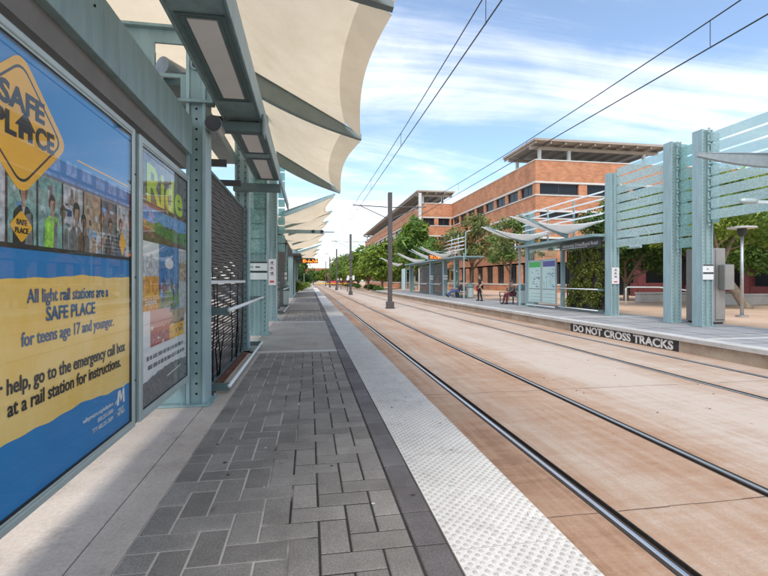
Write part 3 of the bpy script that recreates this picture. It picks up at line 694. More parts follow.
# arms and cream sails
AR = [((-1.1,.9,5.55),(.95,.9,4.6)), ((-1.1,5.15,5.5),(.965,5.15,4.58)), ((-1.1,9.04,5.38),(1.04,9.04,4.26)), ((-1.02,14.72,5.42),(1.0,14.72,4.26))]
for i, (a, c) in enumerate(AR):
    arm_blade(sh, a, c, .36, .07, .20, 'teal_mid', drop=.05)
for i in range(3):
    (a0, a1), (b0, b1) = AR[i], AR[i+1]; up = Vector((0,0,.03))
    sail4(sh, Vector(a0)+up+Vector((0,.03,0)), Vector(a1)+up+Vector((0,.03,0)), Vector(b0)+up-Vector((0,.03,0)), Vector(b1)+up-Vector((0,.03,0)), sag=.22, scal=.11, hem=.36,
          back=((-3.2,a0[1]+.03,5.0),(-3.2,b0[1]-.03,5.0)))

# ------------------------------------------------------------------ poster cases
def poster_case(label, y0, y1, fw=.04):
    t = thing('poster_case', label, 'poster case', (-1.3,(y0+y1)/2,.28), 'poster cases under the header beam')
    z0, z1, w = .28, 2.45, fw; f = MB()
    f.box(-1.43, -1.25, y0, y0+w, z0, z1).box(-1.43, -1.25, y1-w, y1, z0, z1).box(-1.43, -1.25, y0+w, y1-w, z0, z0+w).box(-1.43, -1.25, y0+w, y1-w, z1-w, z1)
    f.build('frame', M['alu'], t, bevel=.008)
    g = MB(); a, b2, c, d = y0+w+.001, y1-w-.001, z0+w+.001, z1-w-.001; q = .014
    g.box(-1.40, -1.254, a, a+q, c, d).box(-1.40, -1.254, b2-q, b2, c, d).box(-1.40, -1.254, a+q, b2-q, c, c+q).box(-1.40, -1.254, a+q, b2-q, d-q, d)
    g.build('inner_frame', M['alu'], t, bevel=.004)
    g = MB(); a, b2, c, d = a+q, b2-q, c+q, d-q; q = .007
    g.box(-1.40, -1.257, a, a+q, c, d).box(-1.40, -1.257, b2-q, b2, c, d).box(-1.40, -1.257, a+q, b2-q, c, c+q).box(-1.40, -1.257, a+q, b2-q, d-q, d)
    g.build('gasket', M['black'], t)
    MB().box(-1.43, -1.41, y0+.01, y1-.01, z0+.01, z1-.01).build('back_panel', M['teal_dark'], t)
    MB().quad((-1.259,a+q,c+q),(-1.259,b2-q,c+q),(-1.259,b2-q,d-q),(-1.259,a+q,d-q)).build('glass_pane', M['glass'], t)
    k = MB()
    for z in (.62, 1.37, 2.12): k.tube([(-1.25,y1-.012,z),(-1.243,y1-.012,z)], .006, 8)
    k.build('latch', M['black'], t)
    return t, (a+q, b2-q, c+q, d-q)
class Print:
    """flat print on the poster sheet: filled shapes in (y, z), each a hair above the last"""
    def __init__(s, x): s.mb = MB(); s.x = x; s.mats = []; s.n = 0
    def poly(s, key, pts):
        if key not in s.mats: s.mats.append(key)
        s.mb.cur = s.mats.index(key); s.n += 1; s.mb.quad(*[(s.x+.000007*s.n, y, z) for y, z in pts]); return s
    def rect(s, key, y0, y1, z0, z1): return s.poly(key, [(y0,z0),(y1,z0),(y1,z1),(y0,z1)])
    def oval(s, key, cy, cz, ry, rz, n=14): return s.poly(key, [(cy+ry*math.cos(2*math.pi*k/n), cz+rz*math.sin(2*math.pi*k/n)) for k in range(n)])
    def strip(s, key, lo, hi, ys):
        for i in range(len(ys)-1):
            s.poly(key, [(ys[i],lo(ys[i])),(ys[i+1],lo(ys[i+1])),(ys[i+1],hi(ys[i+1])),(ys[i],hi(ys[i]))]); s.n -= 1
        s.n += 1; return s
    def done(s, name, parent): return s.mb.build(name, [P[k] for k in s.mats], parent)
def rdiamond(cy, cz, ry, rz, r=.16, n=5, rot=0):
    pts = []
    for k in range(4):
        a0 = math.pi/2*k; v = (math.cos(a0), math.sin(a0))
        prv = (math.cos(a0-math.pi/2), math.sin(a0-math.pi/2)); nxt = (math.cos(a0+math.pi/2), math.sin(a0+math.pi/2))
        p = (v[0]+(prv[0]-v[0])*r, v[1]+(prv[1]-v[1])*r); q = (v[0]+(nxt[0]-v[0])*r, v[1]+(nxt[1]-v[1])*r)
        for i in range(n+1):
            t = i/n; pts.append(((1-t)**2*p[0]+2*t*(1-t)*v[0]+t*t*q[0], (1-t)**2*p[1]+2*t*(1-t)*v[1]+t*t*q[1]))
    return [(cy+ry*a, cz+rz*b) for a, b in pts]
c1, (a, b2, c, d) = poster_case('large glazed case with blue and yellow SAFE PLACE poster under the header beam', 1.87, 3.545)
XP = -1.272
sheet = MB().box(XP-.012, XP, a-.005, b2+.005, c-.005, d+.005).build('poster', P['blue'], c1)
pr = Print(XP+.0006); ys = [a+(b2-a)*i/40 for i in range(41)]
wv = lambda k, amp: (lambda y: k+amp*(math.sin(y*5.1)+.5*math.sin(y*11.3+1)+.35*math.sin(y*29+2)))
pr.strip('field', lambda y: .645-.03*(y-2.6)+wv(0,.010)(y), lambda y: 1.365+.01*(y-2.6)+wv(0,.007)(y), ys)
# bus side: roof stripes, window band, passengers
for i in range(9):
    y0 = a+.17*i; pr.rect('lightblue', y0+.02, min(b2, y0+.135), 1.905+.004*(i % 3), 1.985)
pr.rect('lightblue', a, b2, 1.872, 1.888); pr.rect('gold', 2.75, b2-.03, 2.012, 2.020)
pr.rect('grey', a, b2, 1.495, 1.868)
bg = ['palegrey','jade','jade','palegrey','tan','grey','palegrey']
wins = [a+(b2-a)*i/7 for i in range(8)]
for i in range(7): pr.rect(bg[i], wins[i]+.008, wins[i+1]-.008, 1.51, 1.855)
rr = random.Random(3)
for i in range(7):
    for k in range(16):
        y0 = rr.uniform(wins[i]+.01, wins[i+1]-.07); z0 = rr.uniform(1.52, 1.80); w0 = rr.uniform(.012,.05); h0 = rr.uniform(.012,.06); sk_ = rr.uniform(-.02,.02)
        pr.poly(rr.choice(['jade','grey','palegrey','tan','lightblue','brown','navy','grey']), [(y0,z0),(y0+w0,z0+sk_*.3),(y0+w0,z0+h0),(y0,z0+h0-sk_*.3)])
def rider(y, z, s, top, hair='black', skin='skin'):
    pr.poly(top, [(y-.075*s, 1.512),(y-.07*s, z-.10*s),(y-.03*s, z-.065*s),(y+.03*s, z-.065*s),(y+.07*s, z-.10*s),(y+.075*s, 1.512)])
    pr.poly('grey', [(y+.01*s,1.512),(y+.02*s,z-.10*s),(y+.055*s,z-.09*s),(y+.07*s,1.512)]); pr.poly('palegrey', [(y-.012*s,z-.065*s),(y+.012*s,z-.065*s),(y,z-.12*s)])
    pr.poly(skin, [(y-.013*s,z-.07*s),(y+.013*s,z-.07*s),(y+.012*s,z-.03*s),(y-.012*s,z-.03*s)])
    pr.oval(hair, y, z+.010*s, .033*s, .044*s); pr.oval(skin, y+.005*s, z-.008*s, .025*s, .036*s); pr.poly('brown', [(y+.012*s,z+.016*s),(y+.03*s,z+.0*s),(y+.024*s,z-.03*s),(y+.012*s,z-.042*s)])
    pr.rect('black', y-.010*s, y-.003*s, z-.004*s, z+.001*s); pr.rect('black', y+.010*s, y+.016*s, z-.004*s, z+.001*s); pr.rect('red', y-.004*s, y+.012*s, z-.029*s, z-.025*s); pr.rect(hair, y-.022*s, y+.026*s, z+.020*s, z+.036*s)
for args in ((2.03,1.73,.9,'orange'),(2.27,1.75,1.,'black'),(2.50,1.73,.9,'vest'),(2.74,1.72,1.15,'grey','black'),(2.82,1.68,.9,'brown'),(3.05,1.72,1.1,'palegrey','brown'),(3.17,1.70,1.,'black'),(3.33,1.72,.95,'navy'),(2.60,1.70,.8,'jade')): rider(*args)
pr.poly('gold', rdiamond(2.255, 1.59, .085, .075)); pr.poly('gold', rdiamond(3.36, 1.60, .06, .085)); pr.poly('skin', [(3.0,1.53),(3.06,1.56),(3.11,1.62),(3.09,1.64),(3.03,1.59),(2.98,1.56)])
for i in range(8): pr.rect('black', wins[i]-.006 if i else a, (wins[i]+.006) if i < 7 else b2, 1.50, 1.86)
pr.rect('black', a, b2, 1.49, 1.512)
# big yellow diamond
DY, DZ = 2.255, 2.05
pr.poly('gold', rdiamond(DY, DZ, .385, .325)); pr.poly('black', rdiamond(DY, DZ, .335, .283)); pr.poly('gold', rdiamond(DY, DZ, .318, .268))
# house standing for the letter A of PLACE
hy, hz, hs = 2.285, 1.982, .105
pr.poly('black', [(hy-hs*.75,hz+hs*.52),(hy+hs*.75,hz+hs*.52),(hy,hz+hs*1.25)]); pr.rect('black', hy-hs*.5, hy+hs*.5, hz, hz+hs*.53); pr.rect('gold', hy-hs*.14, hy+hs*.14, hz, hz+hs*.33)
pr.rect('lightblue', 3.225, 3.229, .43, .57)
# transit logo: leaning M with a swoosh
LY, LZ = 3.33, .505
pr.poly('white', [(LY-.065,LZ),(LY-.03,LZ),(LY-.005,LZ+.095),(LY-.045,LZ+.095)]); pr.poly('white', [(LY-.03,LZ+.095),(LY-.002,LZ+.095),(LY+.022,LZ+.03),(LY+.002,LZ+.012)])
pr.poly('white', [(LY+.002,LZ+.012),(LY+.022,LZ+.03),(LY+.058,LZ+.095),(LY+.030,LZ+.095)]); pr.poly('white', [(LY+.035,LZ),(LY+.068,LZ),(LY+.062,LZ+.095),(LY+.040,LZ+.095)])
pr.poly('white', [(LY+.03,LZ+.10),(LY+.10,LZ+.118),(LY+.112,LZ+.128),(LY+.03,LZ+.112)]); pr.poly('white', [(LY-.09,LZ+.012),(LY-.06,LZ+.03),(LY-.05,LZ+.045),(LY-.085,LZ+.03)])
pr.done('poster_print', sheet)
TX = XP+.0038; YD, ZD = (0,1,0), (0,0,1)
def ptext(s, y, z, size, key, width=None, bold=.0, align='CENTER', par=None, x=None): return text('lettering', s, P[key] if key in P else M[key], par or sheet, (x or TX, y, z), YD, ZD, size, align, bold, width)
blue_ink = flat('print_ink_blue', (.012,.105,.26)); P['ink'] = blue_ink
ptext('All light rail stations are a', 2.715, 1.245, .092, 'ink', .84, .0014)
ptext('SAFE PLACE', 2.70, 1.150, .098, 'ink', .51, .002)
ptext('for teens age 17 and younger.', 2.735, 1.050, .092, 'ink', .965, .0012)
ptext('For help, go to the emergency call box', 2.70, .858, .098, 'ink_dark', 1.40, .0016)
ptext('at a rail station for instructions.', 2.745, .762, .098, 'ink_dark', 1.17, .0016)
ptext('valleymetro.org/safeplace', 3.205, .53, .036, 'white', .40, .0003, 'RIGHT'); ptext('602.253.5000', 3.205, .483, .036, 'white', .215, .0003, 'RIGHT'); ptext('TTY 602.251.2039', 3.205, .436, .036, 'white', .285, .0003, 'RIGHT')
ptext('VALLEY', LY, .464, .026, 'white', .10, .0003); ptext('METRO', LY, .432, .036, 'white', .12, .0006)
ptext('SAFE', 2.265, 2.105, .135, 'black', .33, .005); ptext('PL', 2.135, 1.982, .135, 'black', .155, .005); ptext('CE', 2.435, 1.982, .135, 'black', .155, .005)
ptext('SAFE', 2.255, 1.597, .034, 'black', .075, .001); ptext('PLACE', 2.255, 1.560, .034, 'black', .095, .001)
# second case: collage of travel pictures
c2, (a, b2, c, d) = poster_case('glazed case with travel photo collage poster beside the perforated post', 3.635, 5.07, .055)
MB().box(-1.43, -1.275, 3.547, 3.633, .28, 2.45).build('mullion', M['teal_dark'], c2)
sheet2 = MB().box(XP-.012, XP, a-.005, b2+.005, c-.005, d+.005).build('poster', P['white'], c2)
pr = Print(XP+.0006); rr = random.Random(9)
def photo(y0, y1, z0, z1, sky, ground, accents, n=16, hz=.45):
    zm = z0+(z1-z0)*hz; pr.rect(sky, y0, y1, zm, z1); pr.rect(ground, y0, y1, z0, zm)
    ridge = [(y0, zm)]+[(y0+(y1-y0)*i/9, zm+(z1-z0)*rr.uniform(.02,.20)) for i in range(10)]+[(y1, zm)]; pr.poly(accents[0], ridge)
    for i in range(n):
        w, h = (y1-y0)*rr.uniform(.04,.14), (z1-z0)*rr.uniform(.03,.13); yy, zz = rr.uniform(y0, y1-w), rr.uniform(z0, zm+(z1-z0)*.08-h*.5)
        if rr.random() < .5: pr.oval(rr.choice(accents), yy+w/2, zz+h/2, w/2, h/2, 9)
        else: pr.rect(rr.choice(accents), yy, yy+w, zz, zz+h)
pr.rect('grey', a, b2, 1.90, d); photo(a, b2, 1.90, 2.12, 'grey', 'brown', ['brown','tan','green','palegrey'], 14, .4)
photo(a, b2, 1.66, 1.94, 'lightblue', 'green', ['green','brown','tan','orange','mapgreen'], 22, .5)
pr.poly('brown', [(a,1.66),(b2,1.66),(b2,1.70),(4.3,1.72),(a,1.78)])
photo(a, 4.13, 1.38, 1.66, 'white', 'palegrey', ['palegrey','white','cream'], 10, .5)
photo(4.13, 4.72, 1.02, 1.66, 'skyblue', 'green', ['navy','lightblue','grey','tan','purple'], 26, .38); pr.oval('white', 4.42, 1.50, .13, .05)
photo(4.72, b2, 1.34, 1.64, 'palegrey', 'tan', ['tan','brown','white','black'], 16, .5); pr.rect('palegrey', 4.72, b2, 1.02, 1.34)
photo(a, 4.13, 1.10, 1.38, 'orange', 'orange', ['gold','orange'], 8, .4)
photo(3.92, 4.42, .80, 1.10, 'pink', 'red', ['pink','red','cream'], 14, .5); photo(4.42, 4.92, .80, 1.07, 'tan', 'gold', ['brown','tan','cream','orange'], 14, .5)
for k in range(2):
    y = a+.12+.03*k
    while y < b2-.10:
        w = rr.uniform(.03,.11); pr.rect('grey', y, y+w, .70-.075*k, .735-.075*k); y += w+.022
ys = [a+(b2-a)*i/20 for i in range(21)]
pr.strip('grey', lambda y: c, lambda y: .53+.05*math.sin((y-3.7)*2.1)+.006*math.sin(y*37), ys)
pr.poly('white', [(4.35,.475),(4.78,.50),(4.80,.512),(4.36,.487)])
pr.done('poster_print', sheet2)
ptext('Ride', 3.80, 1.99, .42, 'lime', 1.02, .012, 'LEFT', sheet2); ptext('Explore', 3.79, 1.15, .07, 'white', .26, .001, 'LEFT', sheet2)

# ------------------------------------------------------------------ glass screen walls between pairs of posts
def glass_wall(parent, x, y0, y1, z0, z1, n, name='glass_screen', m_='frit', th=.014, rods=False):
    mb = MB(); h = (z1-z0)/n
    for i in range(n): mb.box(x-th/2, x+th/2, y0, y1, z0+i*h+.026, z0+(i+1)*h-.026)
    o = mb.build(name, M[m_], parent)
    if rods:
        r = MB()
        for i in range(n+1): r.box(x+.02, x+.045, y0, y1, z0+i*h-.010, z0+i*h+.010)
        r.build('glazing_rail', M['teal'], o)
    return o
def clamp_strip(parent, x, y0, z0, z1, n):
    mb = MB().box(x-.02, x+.02, y0-.05, y0-.02, z0, z1); h = (z1-z0)/n
    for i in range(n+1):
        for q in (-.05, .05): mb.box(x-.035, x+.035, y0-.075, y0-.0505, z0+i*h+q-.022, z0+i*h+q+.022)
    return mb.build('clamp_strip', M['teal_pale'], parent)
gw = thing('glass_windscreen', 'tall patterned glass louvre wall on pale teal posts beside the grey cabinet', 'glass screen', (11.3,12,0))
pc = post(gw, 11.2, 1, 11.3, 5.72, d=.36, w=.36); bands(pc, 11.2, 1, 11.3, .36, 1.36)
pb = post(gw, 11.2, 1, 12.42, 5.70, d=.36, w=.34)
pd = post(gw, 11.2, 1, 6.2, 5.72, d=.36, w=.36)
glass_wall(gw, 11.40, 6.6, 11.22, 3.06, 5.62, 8)
glass_wall(gw, 11.44, 11.72, 12.38, 2.32, 5.50, 9, m_='frit_fin')
glass_wall(gw, 11.40, 12.84, 15.22, 2.55, 5.55, 9)
clamp_strip(pc, 11.36, 11.3, 3.0, 5.66, 8); clamp_strip(pb, 11.36, 12.42, 2.3, 5.6, 9)
for y in (11.25, 12.36):            # narrow green glass fins bolted to the camera side of the posts
    mb = MB(); k = 9
    for i in range(k): mb.box(11.43, 11.66, y-.055, y-.043, 3.0+i*.29, 3.0+i*.29+.265)
    mb.build('glass_fin', M['frit_fin'], gw)
arm_blade(gw, (11.25,9.06,4.36), (8.84,9.06,4.27), .30, .05, .16, 'steel', .04)
fl = MB().bar((9.9,8.62,3.11),(11.3,8.62,3.11),.06,.07); fl.build('lamp_arm', M['blade'], gw)
MB().tube([(9.52,8.62,3.12),(9.60,8.62,3.12),(9.86,8.62,3.12),(9.95,8.62,3.12)], [.04,.065,.065,.04], 14).build('floodlight', M['alu'], gw, smooth=True)
MB().box(11.2, 11.5, 8.5, 8.74, 0, 5.7).build('post', M['teal_pale'], gw, bevel=.004)
gl_ = MB().tube([(11.16,13.7,2.50),(11.16,13.94,2.50)], .055, 12).tube([(11.16,14.0,2.50),(11.16,14.2,2.50)], .055, 12).bar((11.30,13.98,2.53),(11.16,13.98,2.52),.03,.04)
gl_.build('loudspeaker', M['teal_pale'], gw)

# ------------------------------------------------------------------ far-platform shelters (and their mirror images on the near platform)
def shelter(label, side, ya, yb, sails, blades=5, led=None, signed=None, posts=(), roof=True, cat='shelter', louvre=None, xoff=0., ph=5.4, byb=None):
    F = (lambda x: x+xoff) if side > 0 else (lambda x: MIR(x)+xoff)
    s = 1 if side > 0 else -1
    t = thing('tram_shelter', label, cat, (F(11.3),(ya+yb)/2,0), 'shelters along the platforms')
    bx = lambda mb, x0, x1, *r: mb.box(*sorted((F(x0),F(x1))), *r)
    for i, y in enumerate(posts):
        p = post(t, F(11.2), s, y, ph if (i or byb) else 5.4, d=.34, w=.36)
        if signed and signed.get(i) == 'notice': notice(p, F(11.2), s, y)
        if signed and signed.get(i) == 'bands': bands(p, F(11.2), s, y, .34)
    if roof:
        r = MB(); bx(r, 10.76, 12.64, ya, yb, 3.05, 3.10); o = r.build('roof', M['teal_pale'], t, bevel=.01)
        r = MB(); bx(r, 10.70, 10.757, ya-.03, yb+.03, 3.02, 3.13); bx(r, 10.76, 12.64, ya-.04, ya-.002, 3.02, 3.12); bx(r, 12.643, 12.70, ya-.03, yb+.03, 3.02, 3.12); r.build('fascia', M['teal'], o)
        r = MB(); bx(r, 11.22, 11.36, ya+.02, yb-.02, 2.90, 3.045)
        for k in range(3): bx(r, 11.37, 12.6, ya+.5+k*(yb-ya-1.1)/2, ya+.6+k*(yb-ya-1.1)/2, 2.92, 3.045)
        r.build('header_beam', M['teal'], t)
        r = MB()
        for y in (yb-.2,): bx(r, 10.82, 10.90, y, y+.08, 0, 3.045)
        r.build('slim_post', M['teal_pale'], t) if side > 0 else None
    if blades:
        mb = MB(); yb0 = yb; yb = byb or yb
        for i in range(blades):
            z = 3.58+i*.28; n_ = 10
            for k in range(n_):                       # bowed aerofoil slats
                a0, a1 = k/n_, (k+1)/n_; y0, y1 = ya+(yb-ya)*a0, ya+(yb-ya)*a1
                o0, o1 = .10*math.sin(math.pi*a0), .10*math.sin(math.pi*a1)
                xa, xb = F(11.1-o0), F(11.1-o1); w = .13*s
                mb.add([(xa,y0,z),(xa+w,y0,z+.07),(xa+w,y0,z+.10),(xa,y0,z+.04),(xb,y1,z),(xb+w,y1,z+.07),(xb+w,y1,z+.10),(xb,y1,z+.04)], [(0,1,2,3),(7,6,5,4),(0,4,5,1),(1,5,6,2),(2,6,7,3),(3,7,4,0)])
        mb.build('shade_blades', M['white_metal'], t)
        r = MB()
        for a in (.0, .33, .66, .98): bx(r, 11.28, 11.34, ya+(yb-ya)*a, ya+(yb-ya)*a+.06, 3.11, 4.85)
        r.build('blade_stanchion', M['teal_pale'], t); yb = yb0
    for T, R1, R2 in sails:
        T, R1, R2 = [(F(p[0]), p[1], p[2]) for p in (T, R1, R2)]
        q = sail3(t, T, R1, R2); arm_blade(t, (R1[0],R1[1]+.05,R1[2]-.03), (T[0],T[1]+.05,T[2]-.03), .16, .03, .10, 'teal')
    if led:
        y, z = led; mb = MB(); bx(mb, 9.75, 11.0, y, y+.22, z, z+.40); o = mb.build('led_sign', M['dark'], t, bevel=.01)
        mb = MB(); bx(mb, 9.82, 10.93, y-.006, y-.001, z+.06, z+.34); mb.build('led_face', M['led'], o)
        mb = MB(); bx(mb, 10.2, 10.26, y+.08, y+.14, z+.40, z+.62); bx(mb, 10.2, 11.3, y+.08, y+.14, z+.62, z+.70); mb.build('hanger', M['teal'], o)
    if louvre:
        for y0, y1 in louvre: louvre_screen(t, F(11.35), y0, y1, .12, 2.7, 22)
    return t
S1 = [((8.84,18.9,4.2),(11.15,18.0,3.36),(11.15,15.7,3.62)), ((8.84,22.3,4.12),(11.15,21.7,3.38),(11.15,19.0,3.52))]
far1 = shelter('far platform shelter roof with route map boards, vine wall and black name sign', 1, 15.7, 22.2, S1, 5, signed={0:'notice'}, posts=(15.28, 21.75), ph=4.9)
# station name board
nb = MB().box(11.10, 11.15, 15.74, 18.62, 2.66, 2.96).build('name_board', M['sign_black'], far1)
text('lettering', 'University Drive/Rural Road', M['ink_white'], nb, (11.096, 17.16, 2.755), (0,-1,0), (0,0,1), .21, width=2.45)
MB().box(11.095, 11.10, 16.6, 18.5, 2.695, 2.712).build('underline', M['ink_white'], nb)
lean_bar(far1, 11.3, 11.0, 15.8, 18.55, .98); lean_bar(far1, 11.3, 11.0, 15.8, 18.55, .16)
MB().box(11.25, 11.4, 18.68, 18.82, 0, 2.89).box(11.25, 11.4, 21.6, 21.74, 0, 2.89).build('frame_post', M['teal'], far1)
MB().box(10.98, 11.02, 18.9, 21.5, .08, .14).build('foot_rail', M['white_metal'], far1)
MB().box(11.05, 11.30, 20.9, 21.5, .0, .24).build('plinth', M['teal'], far1)
MB().box(11.08, 11.12, 18.85, 21.55, 2.42, 2.88).build('glass_transom', M['plain_glass'], far1)
def map_board(label, y0, y1, head, seed):
    t = thing('map_board', label, 'map board', (11.1,(y0+y1)/2,.24), 'route map boards in the far shelter'); r = random.Random(seed); x = 11.06
    f = MB(); z0, z1 = .24, 2.34
    f.box(x, x+.08, y0, y0+.05, z0, z1).box(x, x+.08, y1-.05, y1, z0, z1).box(x, x+.08, y0+.05, y1-.05, z0, z0+.05).box(x, x+.08, y0+.05, y1-.05, z1-.05, z1)
    f.build('frame', M['alu'], t)
    o = MB().box(x+.03, x+.07, y0+.051, y1-.051, z0+.051, z1-.051).build('map_panel', P['map'], t)
    mb = MB(); keys = [head, 'jade', 'skyblue', 'grey', 'white']
    def q(k, a, b, c, d, n=[0]): n[0] += 1; mb.cur = keys.index(k); mb.quad((x+.028-n[0]*.00003,a,c),(x+.028-n[0]*.00003,a,d),(x+.028-n[0]*.00003,b,d),(x+.028-n[0]*.00003,b,c))
    q(head, y0+.09, y1-.09, z1-.36, z1-.10)
    for i in range(16):
        yy, zz_ = r.uniform(y0+.1, y1-.4), r.uniform(z0+.75, z1-.5); q(r.choice(['jade','skyblue','grey','white']), yy, min(yy+r.uniform(.06,.3), y1-.09), zz_, zz_+r.uniform(.015,.05))
    for i in range(10):
        yy, zz_ = r.uniform(y0+.15, y1-.15), r.uniform(z0+.7, z1-.9); q('jade', yy, yy+.018, zz_, zz_+r.uniform(.1,.4))
    for i in range(6): q('white' if i % 2 else 'jade', y0+.1, y1-.1-.3*r.random(), z0+.12+i*.08, z0+.135+i*.08)
    q('grey', y0+.06, y1-.06, z0+.66, z0+.69)
    mb.build('map_print', [P[k] for k in keys], o)
map_board('back-lit style route map board with a green header', 20.22, 21.5, 'mapgreen', 4)
t_ = map_board('route map board with a dark purple header beside the vine wall', 18.9, 20.16, 'purple', 5)
for o in bpy.data.objects:
    if o.get('label', '').startswith('back-lit'): o['label'] = 'pale route map board with a bright green header'

# ------------------------------------------------------------------ leaves
def leaf_cards(mb, rnd, c, rx, ry, rz, n, size, shell=.55, droop=0., long=1.6):
    for _ in range(n):
        while True:
            d = Vector((rnd.gauss(0,1), rnd.gauss(0,1), rnd.gauss(0,1)))
            if d.length > .01: break
        d.normalize(); rad = shell+(1-shell)*rnd.random()**.6 if rnd.random() < .75 else rnd.random()
        p = Vector((c[0]+d.x*rx*rad, c[1]+d.y*ry*rad, c[2]+d.z*rz*rad-droop*rnd.random()))
        nrm = (d*.6+Vector((rnd.gauss(0,.6), rnd.gauss(0,.6), rnd.gauss(.3,.6)))).normalized()
        a = nrm.cross(Vector((rnd.gauss(0,1), rnd.gauss(0,1), rnd.gauss(0,1)))).normalized(); b = nrm.cross(a); s = size*rnd.uniform(.55,1.35)
        mb.quad(p-a*s*long*.5, p-b*s*.32+a*s*.05, p+a*s*long*.5, p+b*s*.32+a*s*.05)
def tree(name, label, loc, h, crown, n, size, lm, seed, trunk_r=.12, group=None, forks=4, lean=(0,0), crown_z=.45, cat='tree', bark='bark', clumps=22, long=1.6, lm2=None):
    """trunk with forking limbs, each limb carrying several uneven leaf clumps"""
    rnd = random.Random(seed); t = thing(name, label, cat, (0,0,0), group); W, D = crown
    tk = MB(); base = Vector((0,0,-.05)); fork = Vector((lean[0], lean[1], h*crown_z*.72)); mid = base.lerp(fork, .5)+Vector((rnd.uniform(-.1,.1), rnd.uniform(-.1,.1), 0))*h*.1
    tk.tube([base, base+(mid-base)*.12, mid, fork], [trunk_r*1.5, trunk_r*1.1, trunk_r*.95, trunk_r*.8], 9)
    cs = []
    for k in range(clumps):
        a = rnd.uniform(0, 2*math.pi); u = rnd.random(); rr_ = math.sqrt(rnd.random()); zz_ = crown_z+(1-crown_z)*(.08+.84*u)
        prof = math.sin(math.pi*(.18+.74*u))**.7
        cs.append(Vector((lean[0]*1.3+math.cos(a)*rr_*W/2*prof*.86, lean[1]*1.3+math.sin(a)*rr_*D/2*prof*.86, zz_*h)))
    for k in range(forks):
        tgt = cs[(k*3) % len(cs)]; m_ = fork.lerp(tgt, .5)+Vector((rnd.uniform(-.2,.2), rnd.uniform(-.2,.2), rnd.uniform(-.05,.2)))*W*.12
        tk.tube([fork-Vector((0,0,.05)), fork.lerp(m_, .55)+Vector((0,0,.04*h*rnd.random())), m_, tgt], [trunk_r*.62, trunk_r*.46, trunk_r*.34, trunk_r*.10], 7)
        for q in range(2):
            t2 = cs[(k*3+q+1) % len(cs)]; tk.tube([m_, m_.lerp(t2, .5)+Vector((0,0,.05*h*rnd.random())), t2], [trunk_r*.26, trunk_r*.16, trunk_r*.05], 5)
    tk.build('trunk', M[bark], t, smooth=True)
    lv = MB()
    for i, c in enumerate(cs):
        s = rnd.uniform(.6,1.25); lv.cur = 1 if (lm2 and rnd.random() < .3) else 0
        leaf_cards(lv, rnd, c, W*.17*s, D*.17*s, h*(1-crown_z)*.15*s, int(n/clumps*s*s), size, .35, 0, long)
    lv.cur = 0
    leaf_cards(lv, rnd, (lean[0]*1.2, lean[1]*1.2, h*(crown_z+1)/2), W*.48, D*.48, h*(1-crown_z)*.47, int(n*.10), size, .3)
    for k in range(clumps//2):
        c = cs[k % len(cs)]; o_ = Vector((lean[0]*1.2, lean[1]*1.2, h*(crown_z+1)/2)); q = o_+(c-o_)*rnd.uniform(1.15,1.42); leaf_cards(lv, rnd, q, W*.07, D*.07, h*(1-crown_z)*.08, int(n/clumps*.22), size, .1, 0, long)
    lv.build('crown', [M[lm], M[lm2]] if lm2 else M[lm], t)
    t.location = loc; t.rotation_euler.z = 0
    return t
# vine wall on the far platform
vw = thing('vine_wall', 'olive green vine trained on a dark mesh panel beneath the black name board', 'vine wall', (11.4,17.2,0))
vf = MB().box(11.40, 11.44, 15.86, 15.92, .1, 2.64).box(11.40, 11.44, 18.5, 18.56, .1, 2.64)
for k in range(20): vf.box(11.41, 11.425, 15.92, 18.5, .16+k*.13, .172+k*.13)
for k in range(16): vf.box(11.426, 11.438, 16.0+k*.16, 16.012+k*.16, .1, 2.64)
vf.build('trellis', M['dark'], vw)
MB().box(11.46, 11.50, 15.9, 18.5, .1, 2.6).build('backing', M['louvre'], vw)
lv = MB(); rnd = random.Random(12)
for k in range(90):
    leaf_cards(lv, rnd, (11.36+rnd.uniform(-.05,.05), rnd.uniform(16.0,18.35), rnd.uniform(.28,2.52)), .10, .22, .22, 62, .085, .2)
lv.build('foliage', M['vine'], vw)

# ------------------------------------------------------------------ remaining shelters, mirrored parts on the near side
S2 = [((8.84,35.4,4.06),(11.15,36.0,3.12),(11.15,34.2,3.42)), ((8.84,38.6,4.07),(11.15,39.5,3.12),(11.15,37.4,3.32)), ((8.84,44.7,4.09),(11.15,45.2,3.12),(11.15,42.5,3.32)), ((8.84,55,4.1),(11.15,55.5,3.12),(11.15,53,3.3))]
far2 = shelter('distant far platform shelter with orange display and four white wing canopies', 1, 31.5, 50, S2, 4, ph=3.04, byb=36.4, led=(36.0,3.05), signed={1:'bands',2:'bands'}, posts=(33.6, 36.6, 40.8, 49.5), louvre=((37.2,40.2),(41.6,45.4)))
for y in (33.2, 46.2):
    glass_wall(far2, 11.25, y, y+2.2, .3, 2.6, 1, m_='plain_glass')
lean_bar(far2, 11.3, 11.0, 37.0, 40.4, .98); lean_bar(far2, 11.3, 11.0, 41.5, 45.5, .98)
MB().box(11.1, 11.2, 52.0, 53.6, .2, 2.7).build('info_panel', P['map'], far2)
